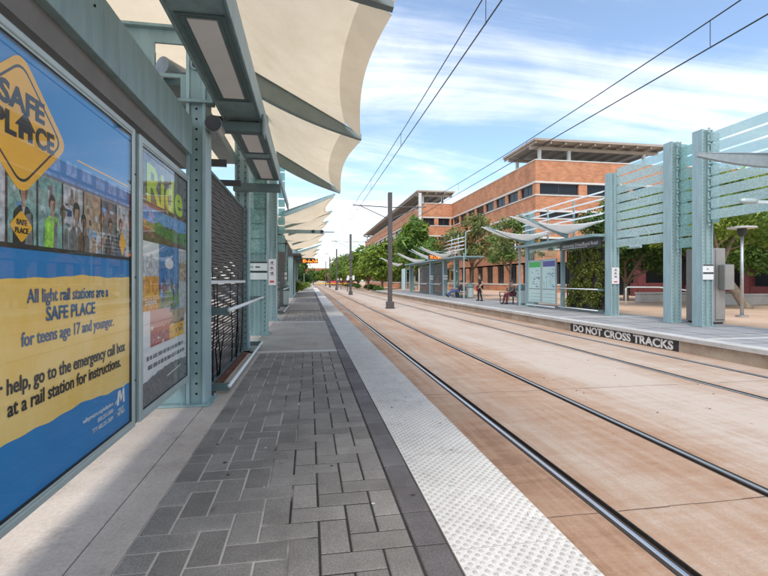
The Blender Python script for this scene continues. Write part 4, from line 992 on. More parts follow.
# near platform: paired posts with glass fins, then two more shelters seen edge-on
gp = thing('glass_windscreen', 'pair of teal riveted posts with glass fins beyond the dark louvre screen', 'glass screen', (-1.2,13,0))
qa = post(gp, -1.0, -1, 11.3, 5.6, d=.42, w=.34); bands(qa, -1.0, -1, 11.3, .42, 1.36)
qb = post(gp, -1.04, -1, 15.2, 5.6, d=.36, w=.34); notice(qb, -1.04, -1, 15.2, 1.18, .86, .26)
glass_wall(gp, -1.30, 11.7, 15.15, 2.3, 5.4, 9); glass_wall(gp, -1.32, 9.3, 11.25, 3.0, 5.4, 8)
MB().box(-1.34, -1.31, 9.5, 11.2, .2, 2.1).build('glass_screen', M['plain_glass'], gp)
mb = MB()
for i in range(9): mb.box(-1.40, -1.06, 11.23, 11.245, 2.0+i*.36, 2.0+i*.36+.335)
mb.build('glass_fin', M['frit_fin'], gp)
mb = MB()
for i in range(10): mb.box(-1.02, -.80, 15.5, 15.51, 2.3+i*.3, 2.3+i*.3+.26)
mb.build('glass_fin', M['frit_fin'], gp)
near2 = thing('tram_shelter', 'second near platform shelter with horizontal lamp arm and cream canopies', 'shelter', (-1.3,20,0), 'shelters along the platforms')
for i, y in enumerate((17.6, 25.4)):
    p = post(near2, -1.2, -1, y, 5.0, d=.34, w=.34)
    if i: bands(p, -1.2, -1, y, .34)
LA = [((-1.0,16.5,3.76),(.94,16.5,4.5)), ((-1.0,19.4,3.70),(.98,19.4,4.32)), ((-1.0,22.6,3.7),(.96,22.6,4.3)), ((-1.0,27.5,3.6),(.95,27.5,4.2)), ((-1.0,33,3.6),(.95,33,4.2))]
for i, (a, c) in enumerate(LA):
    arm_blade(near2, a, c, .16, .05, .12, 'teal_pale' if i == 0 else 'teal', .02)
    if i < len(LA)-1:
        b0, b1 = LA[i+1]; dn = Vector((0,0,-.06))
        sail4(near2, Vector(a)+dn, Vector(c)+dn, Vector(b0)+dn, Vector(b1)+dn, sag=.30, scal=.16, hem=.10, back=((-2.6,a[1],3.9),(-2.6,b0[1],3.9)))
la = MB().bar((-1.4,19.75,3.44),(.55,19.75,3.44),.10,.15).bar((.55,19.75,3.44),(1.1,19.75,3.44),.04,.05); la.build('lamp_arm', M['teal_pale'], near2)
for x in (.18, .56): MB().tube([(x,19.64,3.45),(x,19.86,3.45)], .07, 14).build('loudspeaker', M['dark'], near2)
louvre_screen(near2, -1.35, 18.1, 22.4, .1, 3.2, 30); louvre_screen(near2, -1.35, 22.6, 25.2, .1, 3.2, 30)
lean_bar(near2, -1.3, -.98, 18.2, 22.3, .98); lean_bar(near2, -1.3, -.98, 18.2, 22.3, .1); lean_bar(near2, -1.3, -.98, 22.7, 25.2, .98)
MB().box(-1.9, -1.2, 17.9, 33.5, 3.3, 3.5).build('roof', M['dark'], near2)
near3 = thing('tram_shelter', 'farthest near platform shelter with orange display under its roof', 'shelter', (-1.3,45,0), 'shelters along the platforms')
for y in (34.5, 41, 50): post(near3, -1.2, -1, y, 4.6, d=.34, w=.34)
louvre_screen(near3, -1.35, 35.2, 40.6, .1, 2.9, 26); louvre_screen(near3, -1.35, 41.6, 49.6, .1, 2.9, 26)
MB().box(-2.0, -.6, 34.4, 51, 3.2, 3.36).build('roof', M['dark'], near3)
o = MB().box(-.57, .74, 38.0, 38.2, 2.74, 3.12).build('led_sign', M['dark'], near3); MB().box(-.5, .68, 37.992, 37.998, 2.80, 3.06).build('led_face', M['led'], o); MB().box(-1.3, .5, 38.05, 38.15, 3.121, 3.19).build('hanger', M['teal'], o)
LB = [((-1.0,y,3.5),(.95,y,4.1)) for y in (35, 40, 46, 52)]
for i in range(3):
    (a0,a1),(b0,b1) = LB[i], LB[i+1]; arm_blade(near3, a0, a1, .16, .05, .12, 'teal', .02); sail4(near3, a0, a1, b0, b1, sag=.3, scal=.16, hem=.1)

# ------------------------------------------------------------------ cabinet, lamp, handrails, benches, bins
cb_ = thing('ticket_cabinet', 'tall grey steel equipment cabinet standing beside the striped teal post', 'cabinet', (12.8,12.5,0))
MB().box(11.98, 12.66, 11.95, 12.7, .05, 2.33).build('body', M['cabinet'], cb_, bevel=.015); MB().box(12.02, 12.62, 11.99, 12.66, 0, .049).build('plinth', M['dark'], cb_)
MB().box(12.30, 12.305, 11.94, 11.948, .1, 2.28).box(12.33, 12.60, 11.935, 11.948, .12, .14).build('door_seam', M['dark'], cb_)
MB().box(12.40, 12.74, 11.72, 11.94, 1.05, 1.82).build('meter_box', M['cabinet'], cb_, bevel=.02)
MB().box(12.665, 12.95, 12.0, 12.3, 1.42, 1.86).box(12.665, 12.92, 12.0, 12.3, 1.10, 1.38).build('control_box', M['dark'], cb_, bevel=.02)
lp = thing('street_lamp', 'slim grey lamp post with flat round cap in front of the leaning tree', 'street lamp', (15.75,14.2,0))
MB().tube([(15.75,14.2,0),(15.75,14.2,2.98)], [.06,.05], 12).build('pole', M['steel'], lp, smooth=True)
MB().tube([(15.75,14.2,0),(15.75,14.2,.05)], .2, 14).build('base_plate', M['steel'], lp)
MB().tube([(15.75,14.2,2.98),(15.75,14.2,3.02),(15.75,14.2,3.24)], [.07,.13,.15], 12).build('lantern', M['dark'], lp)
MB().tube([(15.75,14.2,3.25),(15.75,14.2,3.30),(15.75,14.2,3.34)], [.44,.46,.14], 20).build('lamp_cap', M['white_metal'], lp)
hr = thing('handrail', 'white tubular handrail with sloping end between two teal posts', 'handrail', (17,20,0))
hm = MB()
def rail_loop(mb, pts, r=.035): mb.tube(pts, r, 8)
rail_loop(hm, [(16.4,21.2,0),(16.4,21.2,.92),(16.5,21.2,.98),(17.5,20.2,.98),(19.2,18.5,.70)])
rail_loop(hm, [(19.2,18.5,0),(19.2,18.5,.70)])
hm.build('rail_tube', M['white_metal'], hr, smooth=True)
h2 = thing('handrail', 'short white handrail standing just right of the vine wall post', 'handrail', (15,22,0)); hm = MB(); rail_loop(hm, [(14.6,22.6,0),(14.6,22.6,.86),(14.7,22.5,.92),(15.9,21.5,.92),(16.0,21.4,.86),(16.0,21.4,0)]); hm.build('rail_tube', M['white_metal'], h2, smooth=True)
def bench(label, y, x=11.35):
    t = thing('bench', label, 'bench', (0,0,0), 'benches on the far platform')
    st = MB()
    for k in range(5): st.box(-.22+k*.10, -.14+k*.10, -.9, .9, .42, .45)
    st.build('seat', M['steel'], t)
    bk = MB()
    for k in range(4): bk.box(.27+k*.018, .295+k*.018, -.9, .9, .52+k*.10, .60+k*.10)
    bk.build('backrest', M['steel'], t)
    for yy in (-.85, 0, .82):
        MB().box(-.2, -.16, yy, yy+.04, 0, .42).box(.22, .27, yy, yy+.04, 0, .88).box(-.2, .27, yy, yy+.04, .38, .419).box(-.24, .25, yy, yy+.04, .62, .65).box(-.24, -.2, yy, yy+.04, .38, .65).build('end_frame', M['dark'], t)
    t.location = (x, y, 0); return t
bench('grey slatted bench with a person sitting beneath the tree', 24.3); bench('grey slatted bench with a lounging person in blue jeans', 32.7, 11.2)
def bin_(label, x, y):
    t = thing('litter_bin', label, 'litter bin', (0,0,0), 'litter bins on the platforms')
    MB().tube([(0,0,.04),(0,0,.10),(0,0,.78)], [.24,.26,.28], 16).build('body', M['alu'], t); 
    MB().tube([(0,0,.781),(0,0,.86),(0,0,1.06),(0,0,1.12)], [.30,.31,.24,.12], 16).build('lid', M['teal_dark'], t); MB().tube([(0,0,0),(0,0,.039)], .2, 12).build('foot', M['dark'], t)
    t.location = (x, y, 0)
bin_('white litter bin with dark teal hood left of the standing person', 11.9, 32.2); bin_('white litter bin with dark hood beside the map boards', 11.65, 23.4); bin_('litter bin with dark teal hood on the near platform', -1.32, 24.4)
for x, y, lb in ((11.0,31.0,'thin teal pole beside the litter bin under the far tree'),(-.62,58,'lone thin grey pole at the end of the near platform')):
    t = thing('pole', lb, 'pole', (x,y,0)); MB().tube([(x,y,0),(x,y,3.3 if x > 0 else 2.2)], .045, 8).build('shaft', M['teal_pale'] if x > 0 else M['steel'], t)

# ------------------------------------------------------------------ catenary poles and wires
def cat_pole():
    t = thing('catenary_pole', 'nearest tall brown overhead-line pole between the tracks', 'overhead line pole', (0,0,0), 'overhead line poles between the tracks'); Z0 = -.36
    b = MB(); w = .12
    b.box(-w, w, -w, -w+.03, Z0, 6.6).box(-w, w, w-.03, w, Z0, 6.6).box(-.07, .07, -w+.0305, w-.0305, Z0, 6.59)
    b.build('shaft', M['pole'], t, bevel=.005)
    MB().box(-.27, .27, -.27, .27, Z0, Z0+.05).box(-.22, .22, -.22, .22, Z0+.05, Z0+.42).build('base', M['pole'], t, bevel=.02)
    for s in (-1, 1):
        a = MB().tube([(s*.16,0,5.72),(s*2.25,0,5.80)], .032, 8).tube([(s*.16,0,5.05),(s*1.75,0,5.74)], .026, 8)
        o = a.build('bracket_arm', M['pole'], t); k = MB()
        for i in range(5): k.tube([(s*(2.0-.05*i)-s*.04,0,5.79),(s*(2.0-.05*i)-s*.01,0,5.79)], .06, 10)
        k.tube([(s*1.55,0,5.58),(s*2.1,0,5.52)], .018, 6).tube([(s*2.2,0,5.8),(s*2.2,0,6.0)], .02, 6).tube([(s*1.6,0,5.68),(s*1.6,0,5.56)], .015, 6)
        k.build('insulator', M['insul'], o)
    return t
cpole = cat_pole(); names = ['nearest tall brown overhead-line pole between the tracks', 'second overhead-line pole, carrying a round dark disc sign', 'third overhead-line pole along the tracks', 'fourth overhead-line pole along the tracks', 'farthest small overhead-line pole on the tracks']
for i, y in enumerate((26.6, 51.5, 76.5, 101.5, 127)):
    o = cpole if i == 0 else copy_tree(cpole); o.location = (4.80-.1*min(i,2),y,0); o['label'] = names[i]
    if i == 1:
        mb = MB().tube([(4.70,51.33,3.98),(4.70,51.30,3.98)],   .31, 22); q = mb.build('disc_sign', M['pole'], o)
        for x in (4.40, 5.00): MB().box(x-.12, x+.12, 51.2, 51.3, 1.35, 1.85).box(*sorted((x,4.7)), 51.301, 51.33, 1.6, 1.64).build('notice_plate', M['sign_white'], o)
def cwire(label, x, z, sag, r, drop=False):
    mb = MB(); ps = [-23.4, 1.6, 26.6, 51.5, 76.5, 101.5, 127, 152, 177]; pts = []
    for i in range(len(ps)-1):
        for k in range(8):
            t = k/8; pts.append((x, ps[i]+(ps[i+1]-ps[i])*t, z-sag*4*t*(1-t)))
    pts.append((x, ps[-1], z)); mb.tube(pts, r, 6)
    t = thing('overhead_wire', label, 'overhead wire', (x,0,z), 'overhead wires'); mb.build('cable', M['wire'], t)
    if drop:
        d = MB()
        for i in range(len(ps)-1):
            for f_ in (.22,.5,.78):
                y = ps[i]+(ps[i+1]-ps[i])*f_; d.tube([(x,y,5.60),(x,y,z-sag*4*f_*(1-f_))], .007, 5)
        d.build('dropper', M['wire'], t)
cwire('lower contact wire above the near track', 2.9, 5.62, 0, .013); cwire('upper carrier wire above the near track', 2.9, 6.26, .22, .012, True)
cwire('lower contact wire above the far track', 7.2, 5.58, 0, .013); cwire('upper carrier wire above the far track', 7.2, 6.22, .22, .012, True)

# ------------------------------------------------------------------ brick building
bd = thing('brick_building', 'long orange brick building with ribbon windows and flat shade roofs behind the far platform', 'building', (30,60,0))
def band_wall(x0, x1, y0, y1, levels, floor_gap):
    pass
G = -.4; XF = 24.0; YF = 45.0; X2 = 18.6; Y2 = 73.6; YE = 150.0; XE = 58.
br = MB(); tr_ = MB(); core = MB()
LV = [(.55,3.3),(5.2,6.7),(7.6,8.6),(11.95,14.2)]            # brick bands (bottom, top)
BZ = [(3.35,4.75),(6.75,8.30),(10.5,10.5)]
bandz = [(3.3,4.6),(6.0,7.9),(8.9,10.45),(12.0,14.25)]
def faces(mb, z0, z1, d=0.):
    mb.box(XF-d, XE, YF-d, YF+.35, z0, z1); mb.box(XF-d, XF+.35, YF+.352, Y2-d-.001, z0, z1)
    mb.box(X2-d, XF+.35, Y2-d, Y2+.35, z0, z1); mb.box(X2-d, X2+.35, Y2+.352, YE, z0, z1)
for z0, z1 in bandz: faces(br, z0, z1)
faces(br, G, .74)
br.build('brick_bands', M['brick'], bd)
faces(tr_, 14.25, 14.36, .04)
for z0, z1 in bandz[1:]: faces(tr_, z0-.20, z0-.002, .05)
for z0, z1 in bandz[:-1]: faces(tr_, z1+.002, z1+.12, .06)
faces(tr_, .742, .898, .05)
tr_.build('stone_course', M['white_trim'], bd)
core.box(XF+1.3, XE-.5, YF+1.3, 110, G, 14.0).box(X2+1.3, XF+1.29, Y2+1.3, YE-.5, G, 14.0); core.build('wall_core', M['dark'], bd)
MB().box(XF+.02, XE, YF+.02, 111, 14.0, 14.2).box(X2+.02, XF, Y2+.36, YE, 13.9, 14.18).build('roof', M['white_trim'], bd)
MB().box(XE-.4, XE, YF+.36, 111, G, 14.2).box(XF+.4, XE-.41, 110.6, 111, G, 14.2).build('rear_wall', M['brick'], bd)
pr_ = MB(); wins_ = []
gaps = [(.9,3.1),(4.72,5.8),(8.02,8.7),(10.57,11.8)]
def bay(axis, fixed, a0, a1, z0, z1, k, pier=.7, deep=.3):
    n_ = max(1, round((a1-a0)/k)); st = (a1-a0)/n_
    for i in range(n_+1):
        c = a0+i*st; lo, hi = max(a0, c-pier/2), min(a1, c+pier/2)
        if axis == 'y': pr_.box(fixed+.004, fixed+.34, lo, hi, z0, z1)
        else: pr_.box(lo, hi, fixed+.004, fixed+.34, z0, z1)
    for i in range(n_): wins_.append((axis, fixed, a0+i*st+pier/2, a0+(i+1)*st-pier/2, z0, z1))
for gi, (z0, z1) in enumerate(gaps):
    ga = (z0, z1 if gi < 3 else 11.79)
    bay('y', XF, YF+.36, Y2-.4, z0, ga[1], 3.55, .62 if gi else 1.3)
    bay('x', YF, XF, XE-.5, z0, ga[1], 5.2, 1.0 if gi else 1.4)
    bay('x', Y2, X2, XF-.1, z0, ga[1], 3.0, .7)
    if gi in (1, 3): bay('y', X2, Y2+.36, YE, z0, ga[1], 7.5, 1.2)
    else: bay('y', X2, Y2+.36, YE, z0, ga[1], 15., 1.4)
pr_.build('brick_piers', M['brick'], bd)
wins_.sort(key=lambda w: (w[2] if w[0] == 'y' else YF, w[4])); cnt = 0; rest = MB(); rest_f = MB()
for (ax, fx, a0, a1, z0, z1) in wins_:
    pane, fr = MB(), MB(); zb = z0+.02; q = fx+.20
    def bb(mb, u0, u1, p0, p1, za, zc): (mb.box(p0, p1, u0, u1, za, zc) if ax == 'y' else mb.box(u0, u1, p0, p1, za, zc))
    w_ = .05; z1_ = z1-.02; open_ = ax == 'x' and fx == YF and z0 > 4
    tgt_f, tgt_p = (fr, pane) if cnt < 96 else (rest_f, rest)
    bb(tgt_f, a0+.01, a0+w_, q, q+.08, zb, z1_); bb(tgt_f, a1-w_, a1-.01, q, q+.08, zb, z1_); bb(tgt_f, a0+w_, a1-w_, q, q+.08, z1_-w_, z1_); bb(tgt_f, a0+w_, a1-w_, q, q+.08, zb, zb+w_)
    for k in range(1, 2): c = a0+(a1-a0)*k/2; bb(tgt_f, c-.03, c+.03, q+.001, q+.079, zb+w_, z1_-w_)
    bb(tgt_f, a0+.0, a1, q-.24, q-.001, z0-.0, z0+.10) if z0 > 4 else None
    bb(tgt_p, a0+w_, a1-w_, q+.03, q+.05, zb+w_, z1_-w_)
    if cnt < 96: o = fr.build('window', M['pole'], bd); pane.build('pane', M['window'], o)
    cnt += 1
if rest.v: o = tag(rest_f.build('distant_windows', M['pole'], bd), kind='stuff'); rest.build('panes', M['window'], o)
# corner columns and flat shade roofs with beams
MB().box(X2-.5, X2-.06, Y2-.5, Y2-.06, G, 15.9).build('corner_column', M['white_trim'], bd)
def shade(x0, x1, y0, y1, z=16.2):
    s_ = MB().box(x0, x1, y0, y1, z, z+.16).box(x0-.05, x1+.05, y0-.05, y0, z-.02, z+.22).box(x0-.05, x0, y0, y1, z-.02, z+.22)
    o = s_.build('shade_roof', M['roof_dark'], bd); k = MB(); n_ = int((x1-x0)/1.6)
    for i in range(n_+1): xx = x0+.1+(x1-x0-.4)*i/max(n_,1); k.box(xx, xx+.16, y0+.05, y1-.05, z-.28, z-.002)
    for yy in (y0+1.2, y1-1.4): k.box(x0+.1, x1-.1, yy, yy+.25, z-.62, z-.285)
    k.build('roof_beams', M['roof_dark'], o); c = MB()
    for xx in (x0+1.1, x0+4.6, x1-2): c.box(xx, xx+.3, y0+1.2, y0+1.5, 14.3, z-.62)
    for xx in (x0+1.1,): c.box(xx, xx+.3, y1-1.4, y1-1.1, 14.3, z-.62)
    c.build('roof_support', M['white_trim'], o)
shade(23.6, 39.5, 44.4, 52.3); shade(17.9, 24.4, 73.3, 150.)
# pale balcony rails in front of the second floor
bl = MB()
for k in range(5): bl.box(XF-.9, XF-.84, YF+3, Y2-1, 4.7+k*.42, 4.76+k*.42)
for y in range(9): bl.box(XF-.9, XF-.80, YF+3+y*3.05, YF+3.1+y*3.05, 4.4, 6.6)
bl.build('balcony_rail', M['white_metal'], bd)

# pavilion with dark red columns behind the plaza
pv_ = thing('pavilion', 'low dark red pavilion with shadowed openings behind the plaza trees', 'building', (34,26,0))
wl = MB().box(27.0, 60, 34.0, 34.4, 0, 1.1).box(27.0, 60, 34.0, 34.4, 3.2, 4.2); wl.build('wall', M['dkred'], pv_)
for k in range(9): MB().box(27.4+k*3.6, 28.1+k*3.6, 33.9, 34.5, 0, 3.2).build('column', M['dkred'], pv_)
MB().box(27, 60, 36.5, 36.8, 0, 4.0).build('rear_wall', M['dark'], pv_); MB().box(26.5, 60.5, 33.2, 43.0, 4.2, 4.5).build('roof', M['roof_dark'], pv_)
pw = thing('pavilion', 'dark red arcade behind the leaning tree and grey lamp post', 'building', (36,18,0))
MB().box(31.0, 31.4, 6, 33, 0, .9).box(31.0, 31.4, 6, 33, 3.3, 4.3).build('wall', M['dkred'], pw)
for k in range(8): MB().box(30.9, 31.5, 7+k*3.4, 7.6+k*3.4, 0, 3.3).build('column', M['dkred'], pw)
MB().box(33.5, 33.8, 6, 33, 0, 4.2).build('rear_wall', M['dark'], pw); MB().box(30.3, 40, 5.5, 33.15, 4.3, 4.6).build('roof', M['roof_dark'], pw)
for x0, x1, y0, y1, lb in ((19.5,26.0,24.0,24.4,'long low concrete seat wall beyond the sloping handrail'),(20.5,29,20.6,21.0,'tan low concrete wall behind the leaning tree')):
    t = thing('low_wall', lb, 'low wall', (x0,y0,0)); MB().box(x0, x1, y0, y1, 0, .52).build('wall_body', M['low_wall'], t, bevel=.02); MB().box(x0-.03, x1+.03, y0-.03, y1+.03, .521, .60).build('coping', M['conc_light'], t)

# ------------------------------------------------------------------ trees
tree('street_tree', 'small tree with rust-tinged crown rising behind the standing person', (13.2,35.5,0), 6.6, (5.2,4.6), 4200, .19, 'leaf_olive', 21, .09, 'trees on the far platform', 6, (.1,0), .44, lm2='leaf_rust', clumps=30)
tree('street_tree', 'small olive green tree rising behind the bench near the map boards', (12.75,27.6,0), 5.3, (3.9,3.6), 3600, .15, 'leaf_olive', 22, .08, 'trees on the far platform', 6, (.2,0), .46, lm2='leaf_mid', clumps=28)
tree('shade_tree', 'dense dark green tree seen between the vine wall post and the next post', (20.5,26.5,0), 6.8, (7.5,7.), 11000, .19, 'leaf_dark', 23, .16, 'plaza trees', 6, (0,0), .24, clumps=34)
tree('shade_tree', 'bushy green tree half hidden by the twin glass fin posts', (24.5,23.5,0), 7.0, (7.,7.), 9000, .19, 'leaf_mid', 24, .16, 'plaza trees', 6, (0,0), .26, clumps=30)
tree('shade_tree', 'yellow-green tree with leaning forked trunk behind the lamp post', (20.6,18.3,0), 6.6, (8.6,7.5), 14000, .15, 'leaf_bright', 28, .20, 'plaza trees', 7, (-1.1,.4), .40, bark='bark_pale', clumps=36, lm2='leaf_mid')
tree('shade_tree', 'broad yellow-green tree at the edge of the plaza right of the lamp', (26.5,17.0,0), 6.8, (9,8), 11000, .19, 'leaf_mid', 26, .18, 'plaza trees', 6, (0,0), .28, clumps=34, lm2='leaf_bright')
tree('feathery_tree', 'tall feathery green tree between the catenary pole and brick building', (13.3,56.5,0), 8.7, (5.0,5.), 6000, .34, 'leaf_mid', 31, .2, 'street trees', 7, (.2,0), .30, clumps=30, lm2='leaf_bright', long=3.4)
tree('feathery_tree', 'green tree just behind the white wing canopies', (13.2,47.,0), 5.6, (4,4), 4000, .24, 'leaf_mid', 32, .16, 'street trees', 6, (0,0), .30, clumps=26)
row_ = [(10.9,67,7.9,7.6,'large bright green tree just left of the nearest catenary pole',33,'leaf_bright'),(10.2,78,7.6,8.,'second bright green street tree along the far side of the tracks',34,'leaf_bright'),(9.9,92,7.8,8.5,'third green street tree in the far row',35,'leaf_bright'),
        (9.6,108,8.,9,'fourth green street tree in the far row',36,'leaf_mid'),(9.3,126,8.4,9,'fifth green street tree in the far row',37,'leaf_bright'),(15.5,86,6.2,8,'green tree set back against the distant brick wing',38,'leaf_mid')]
for x, y, h, w_, lb, sd_, lm in row_: tree('street_tree', lb, (x,y,-.4), h, (w_,w_), 4000, .42, lm, sd_, .2, 'street trees', 6, (0,0), .22, clumps=34, lm2='leaf_mid' if lm == 'leaf_bright' else 'leaf_bright')
tree('round_tree', 'low dark green tree at the far end of the near platform', (-1.9,62,-.3), 4.6, (6.6,6), 5200, .26, 'leaf_dark', 41, .12, 'near side trees', 5, (0,0), .28, clumps=22)
tree('round_tree', 'green tree beyond the near platform, farther along the street', (-4.5,84,-.3), 6.0, (8,8), 4200, .36, 'leaf_mid', 42, .14, 'near side trees', 5, (0,0), .28, clumps=22)
for i, (x, y, hh, lb, lm) in enumerate(((-9,150,7.2,'distant green tree closing the street on the near side','leaf_mid'),(-3.2,166,6.4,'distant dark green tree behind the end of the near platform','leaf_dark'),(1.6,172,5.2,'small distant green tree straight down the street','leaf_mid'),(6.6,168,6.0,'distant green tree just left of the far tree row','leaf_bright'),(-15,140,7.4,'distant green tree beside the road on the near side','leaf_mid'))):
    tree('round_tree', lb, (x,y,-.4), hh, (8,8), 2600, .55, lm, 90+i, .16, 'trees closing the street', 5, (0,0), .22, clumps=20)
def bush(label, loc, w_, h, n, size, lm, seed):
    t = thing('bush', label, 'bush', (0,0,0), 'bushes'); rnd = random.Random(seed); lv = MB()
    for k in range(9): leaf_cards(lv, rnd, (rnd.uniform(-.32,.32)*w_, rnd.uniform(-.32,.32)*w_, h*rnd.uniform(.3,.66)), w_*.24, w_*.24, h*.32, n//9, size, .3)
    lv.build('foliage', M[lm], t); st = MB()
    for k in range(5): st.tube([(0,0,0),(rnd.uniform(-.3,.3)*w_, rnd.uniform(-.3,.3)*w_, h*.55)], [.03,.01], 5)
    st.build('stems', M['bark'], t); t.location = loc
bush('bright yellow-green bush beside the end of the near platform', (-1.6,45.5,0), 2.4, 1.5, 1700, .13, 'leaf_bright', 51)
bush('yellow-green bush farther along the near platform edge', (-.9,57,0), 2.2, 1.2, 1200, .15, 'leaf_bright', 52)
for k in range(7):            # planting far down the street
    bush(('dark clipped bush in the row under the far street trees',)[0], (9.6+.4*(k % 3), 62+k*9, -.36), 1.6, 1.1, 500, .2, 'leaf_dark' if k % 2 else 'leaf_mid', 60+k)
# near side, beyond the shelter: street trees and low buildings across the road
for i, (x, y, lb) in enumerate(((-9.2,9,'street tree behind the dark louvre screen'),(-9.0,20,'street tree behind the near platform posts'),(-9.4,33,'street tree behind the second near shelter'),(-9.2,48,'street tree behind the farthest near shelter'))):
    tree('street_tree', lb, (x,y,-.2), 6.4+.3*i, (5.4,5.4), 3200, .26, 'leaf_olive', 70+i, .12, 'trees behind the near platform', 5, (0,0), .34, clumps=22)
def block(label, x0, x1, y0, y1, h, wall, roof, seed, rows=2):
    t = thing('low_building', label, 'building', ((x0+x1)/2,(y0+y1)/2,0), 'buildings across the road'); MB().box(x0, x1, y0, y1, -.5, h).build('wall', M[wall], t)
    MB().box(x0-.4, x1+.4, y0-.4, y1+.4, h+.002, h+.35).build('roof', M[roof], t); k = 0
    for r in range(rows):
        yy = y0+1.5
        while yy < y1-2.5 and k < 30:
            z = .9+r*3.1
            if z+1.5 < h: o = MB().box(x1+.002, x1+.06, yy, yy+1.8, z, z+1.4).build('window', M['white_trim'], t); MB().box(x1+.061, x1+.07, yy+.1, yy+1.7, z+.1, z+1.3).build('pane', M['window'], o); k += 1
            yy += 3.2
block('pale stucco building across the road behind the near shelter', -44, -31, 0, 26, 6.2, 'stucco', 'white_trim', 1); block('orange brick building across the road farther along', -44, -30, 32, 64, 7., 'brick', 'white_trim', 2)
# far end of the street
ft = thing('low_building', 'low distant building with terracotta roof closing the street', 'building', (2,190,0))
MB().box(-26, 20, 186, 200, -.5, 4.0).build('wall', M['stucco'], ft); MB().prism([(-27,4.0),(21,4.0),(18,6.2),(-24,6.2)], 185, 16).build('roof', M['terracotta'], ft)
for k in range(10): MB().box(-24+k*4.3, -22+k*4.3, 185.9, 185.99, .9, 3.4).build('window', M['window'], ft)
ft2 = thing('low_building', 'small dark red-walled shop at the distant street corner', 'building', (9,150,0)); MB().box(6.2, 13, 148, 156, -.4, 3.0).build('wall', M['dkred'], ft2); MB().box(6., 13.2, 147.8, 156.2, 3.002, 3.4).build('roof', M['terracotta'], ft2); MB().box(7, 9, 147.9, 147.99, 0, 2.4).build('window', M['window'], ft2)
yb_ = thing('barrier', 'low yellow barrier across the distant end of the tracks', 'barrier', (5,134,0)); MB().box(2.4, 12, 134, 134.3, .15, .45).build('board', M['yellow'], yb_)
for k in range(6): MB().box(2+k*2.2, 2.2+k*2.2, 134.31, 134.5, -.36, .9).build('leg', M['steel'], yb_)
for k, (x, y) in enumerate(((5.55,66),(5.6,80),(6.0,95))):
    t = thing('bollard_sign', ['short signal post beside the third overhead-line pole','short signal post between the tracks, second along','distant short signal post between the tracks'][k], 'signal post', (x,y,-.36), 'signal posts between the tracks'); MB().tube([(x,y,-.36),(x,y,1.3)], .05, 6).build('post', M['dark'], t); MB().box(x-.12, x+.12, y-.05, y+.05, 1.3, 1.65).build('plate', M['sign_white'], t)
# parked cars far down the street
def car():
    t = thing('parked_car', 'distant red car parked past the last street tree', 'car', (0,0,0), 'cars far down the street')
    b = MB().prism([(-2.1,.35),(2.1,.35),(2.15,.75),(1.3,.92),(.7,1.42),(-1.0,1.42),(-1.7,.95),(-2.1,.9)], -.85, 1.7, 'x'); b.build('body', M['red'], t, bevel=.06)
    MB().prism([(-1.4,.96),(1.1,.96),(.62,1.36),(-.95,1.36)], -.86, 1.72, 'x').build('window', M['window'], t)
    for y in (-1.3, 1.35):
        for x in (-.8, .62): MB().tube([(x,y,.32),(x+.2,y,.32)], .32, 14).build('wheel', M['black'], t)
    return t
cr_ = car(); cr_.location = (7.6,140,-.36); c2_ = copy_tree(cr_); c2_.location = (12.0,137,-.36); c2_.rotation_euler.z = 1.4; c2_['label'] = 'red car crossing the distant end of the street'

# ------------------------------------------------------------------ people
def skin_mesh(name, chains, m_, parent, sub=1):
    """chains: dict joint -> (pos, radius), list of edges; one continuous skinned surface"""
    joints, edges, root = chains; idx = {k: i for i, k in enumerate(joints)}
    me = bpy.data.meshes.new(name); me.from_pydata([joints[k][0] for k in joints], [(idx[a], idx[b]) for a, b in edges], [])
    o = bpy.data.objects.new(name, me); C.objects.link(o)
    sk = o.modifiers.new('skin', 'SKIN'); sk.branch_smoothing = .4
    for k, i in idx.items():
        r = joints[k][1]; r = r if isinstance(r, tuple) else (r, r); me.skin_vertices[0].data[i].radius = r; me.skin_vertices[0].data[i].use_root = (k == root)
    sb = o.modifiers.new('sub', 'SUBSURF'); sb.levels = sub; sb.render_levels = sub
    dg = bpy.context.evaluated_depsgraph_get(); dg.update(); m2 = bpy.data.meshes.new_from_object(o.evaluated_get(dg)); bpy.data.objects.remove(o)
    m2.materials.clear(); m2.materials.append(m_); m2.polygons.foreach_set('use_smooth', [True]*len(m2.polygons))
    q = bpy.data.objects.new(name, m2); C.objects.link(q); attach(q, parent); return q
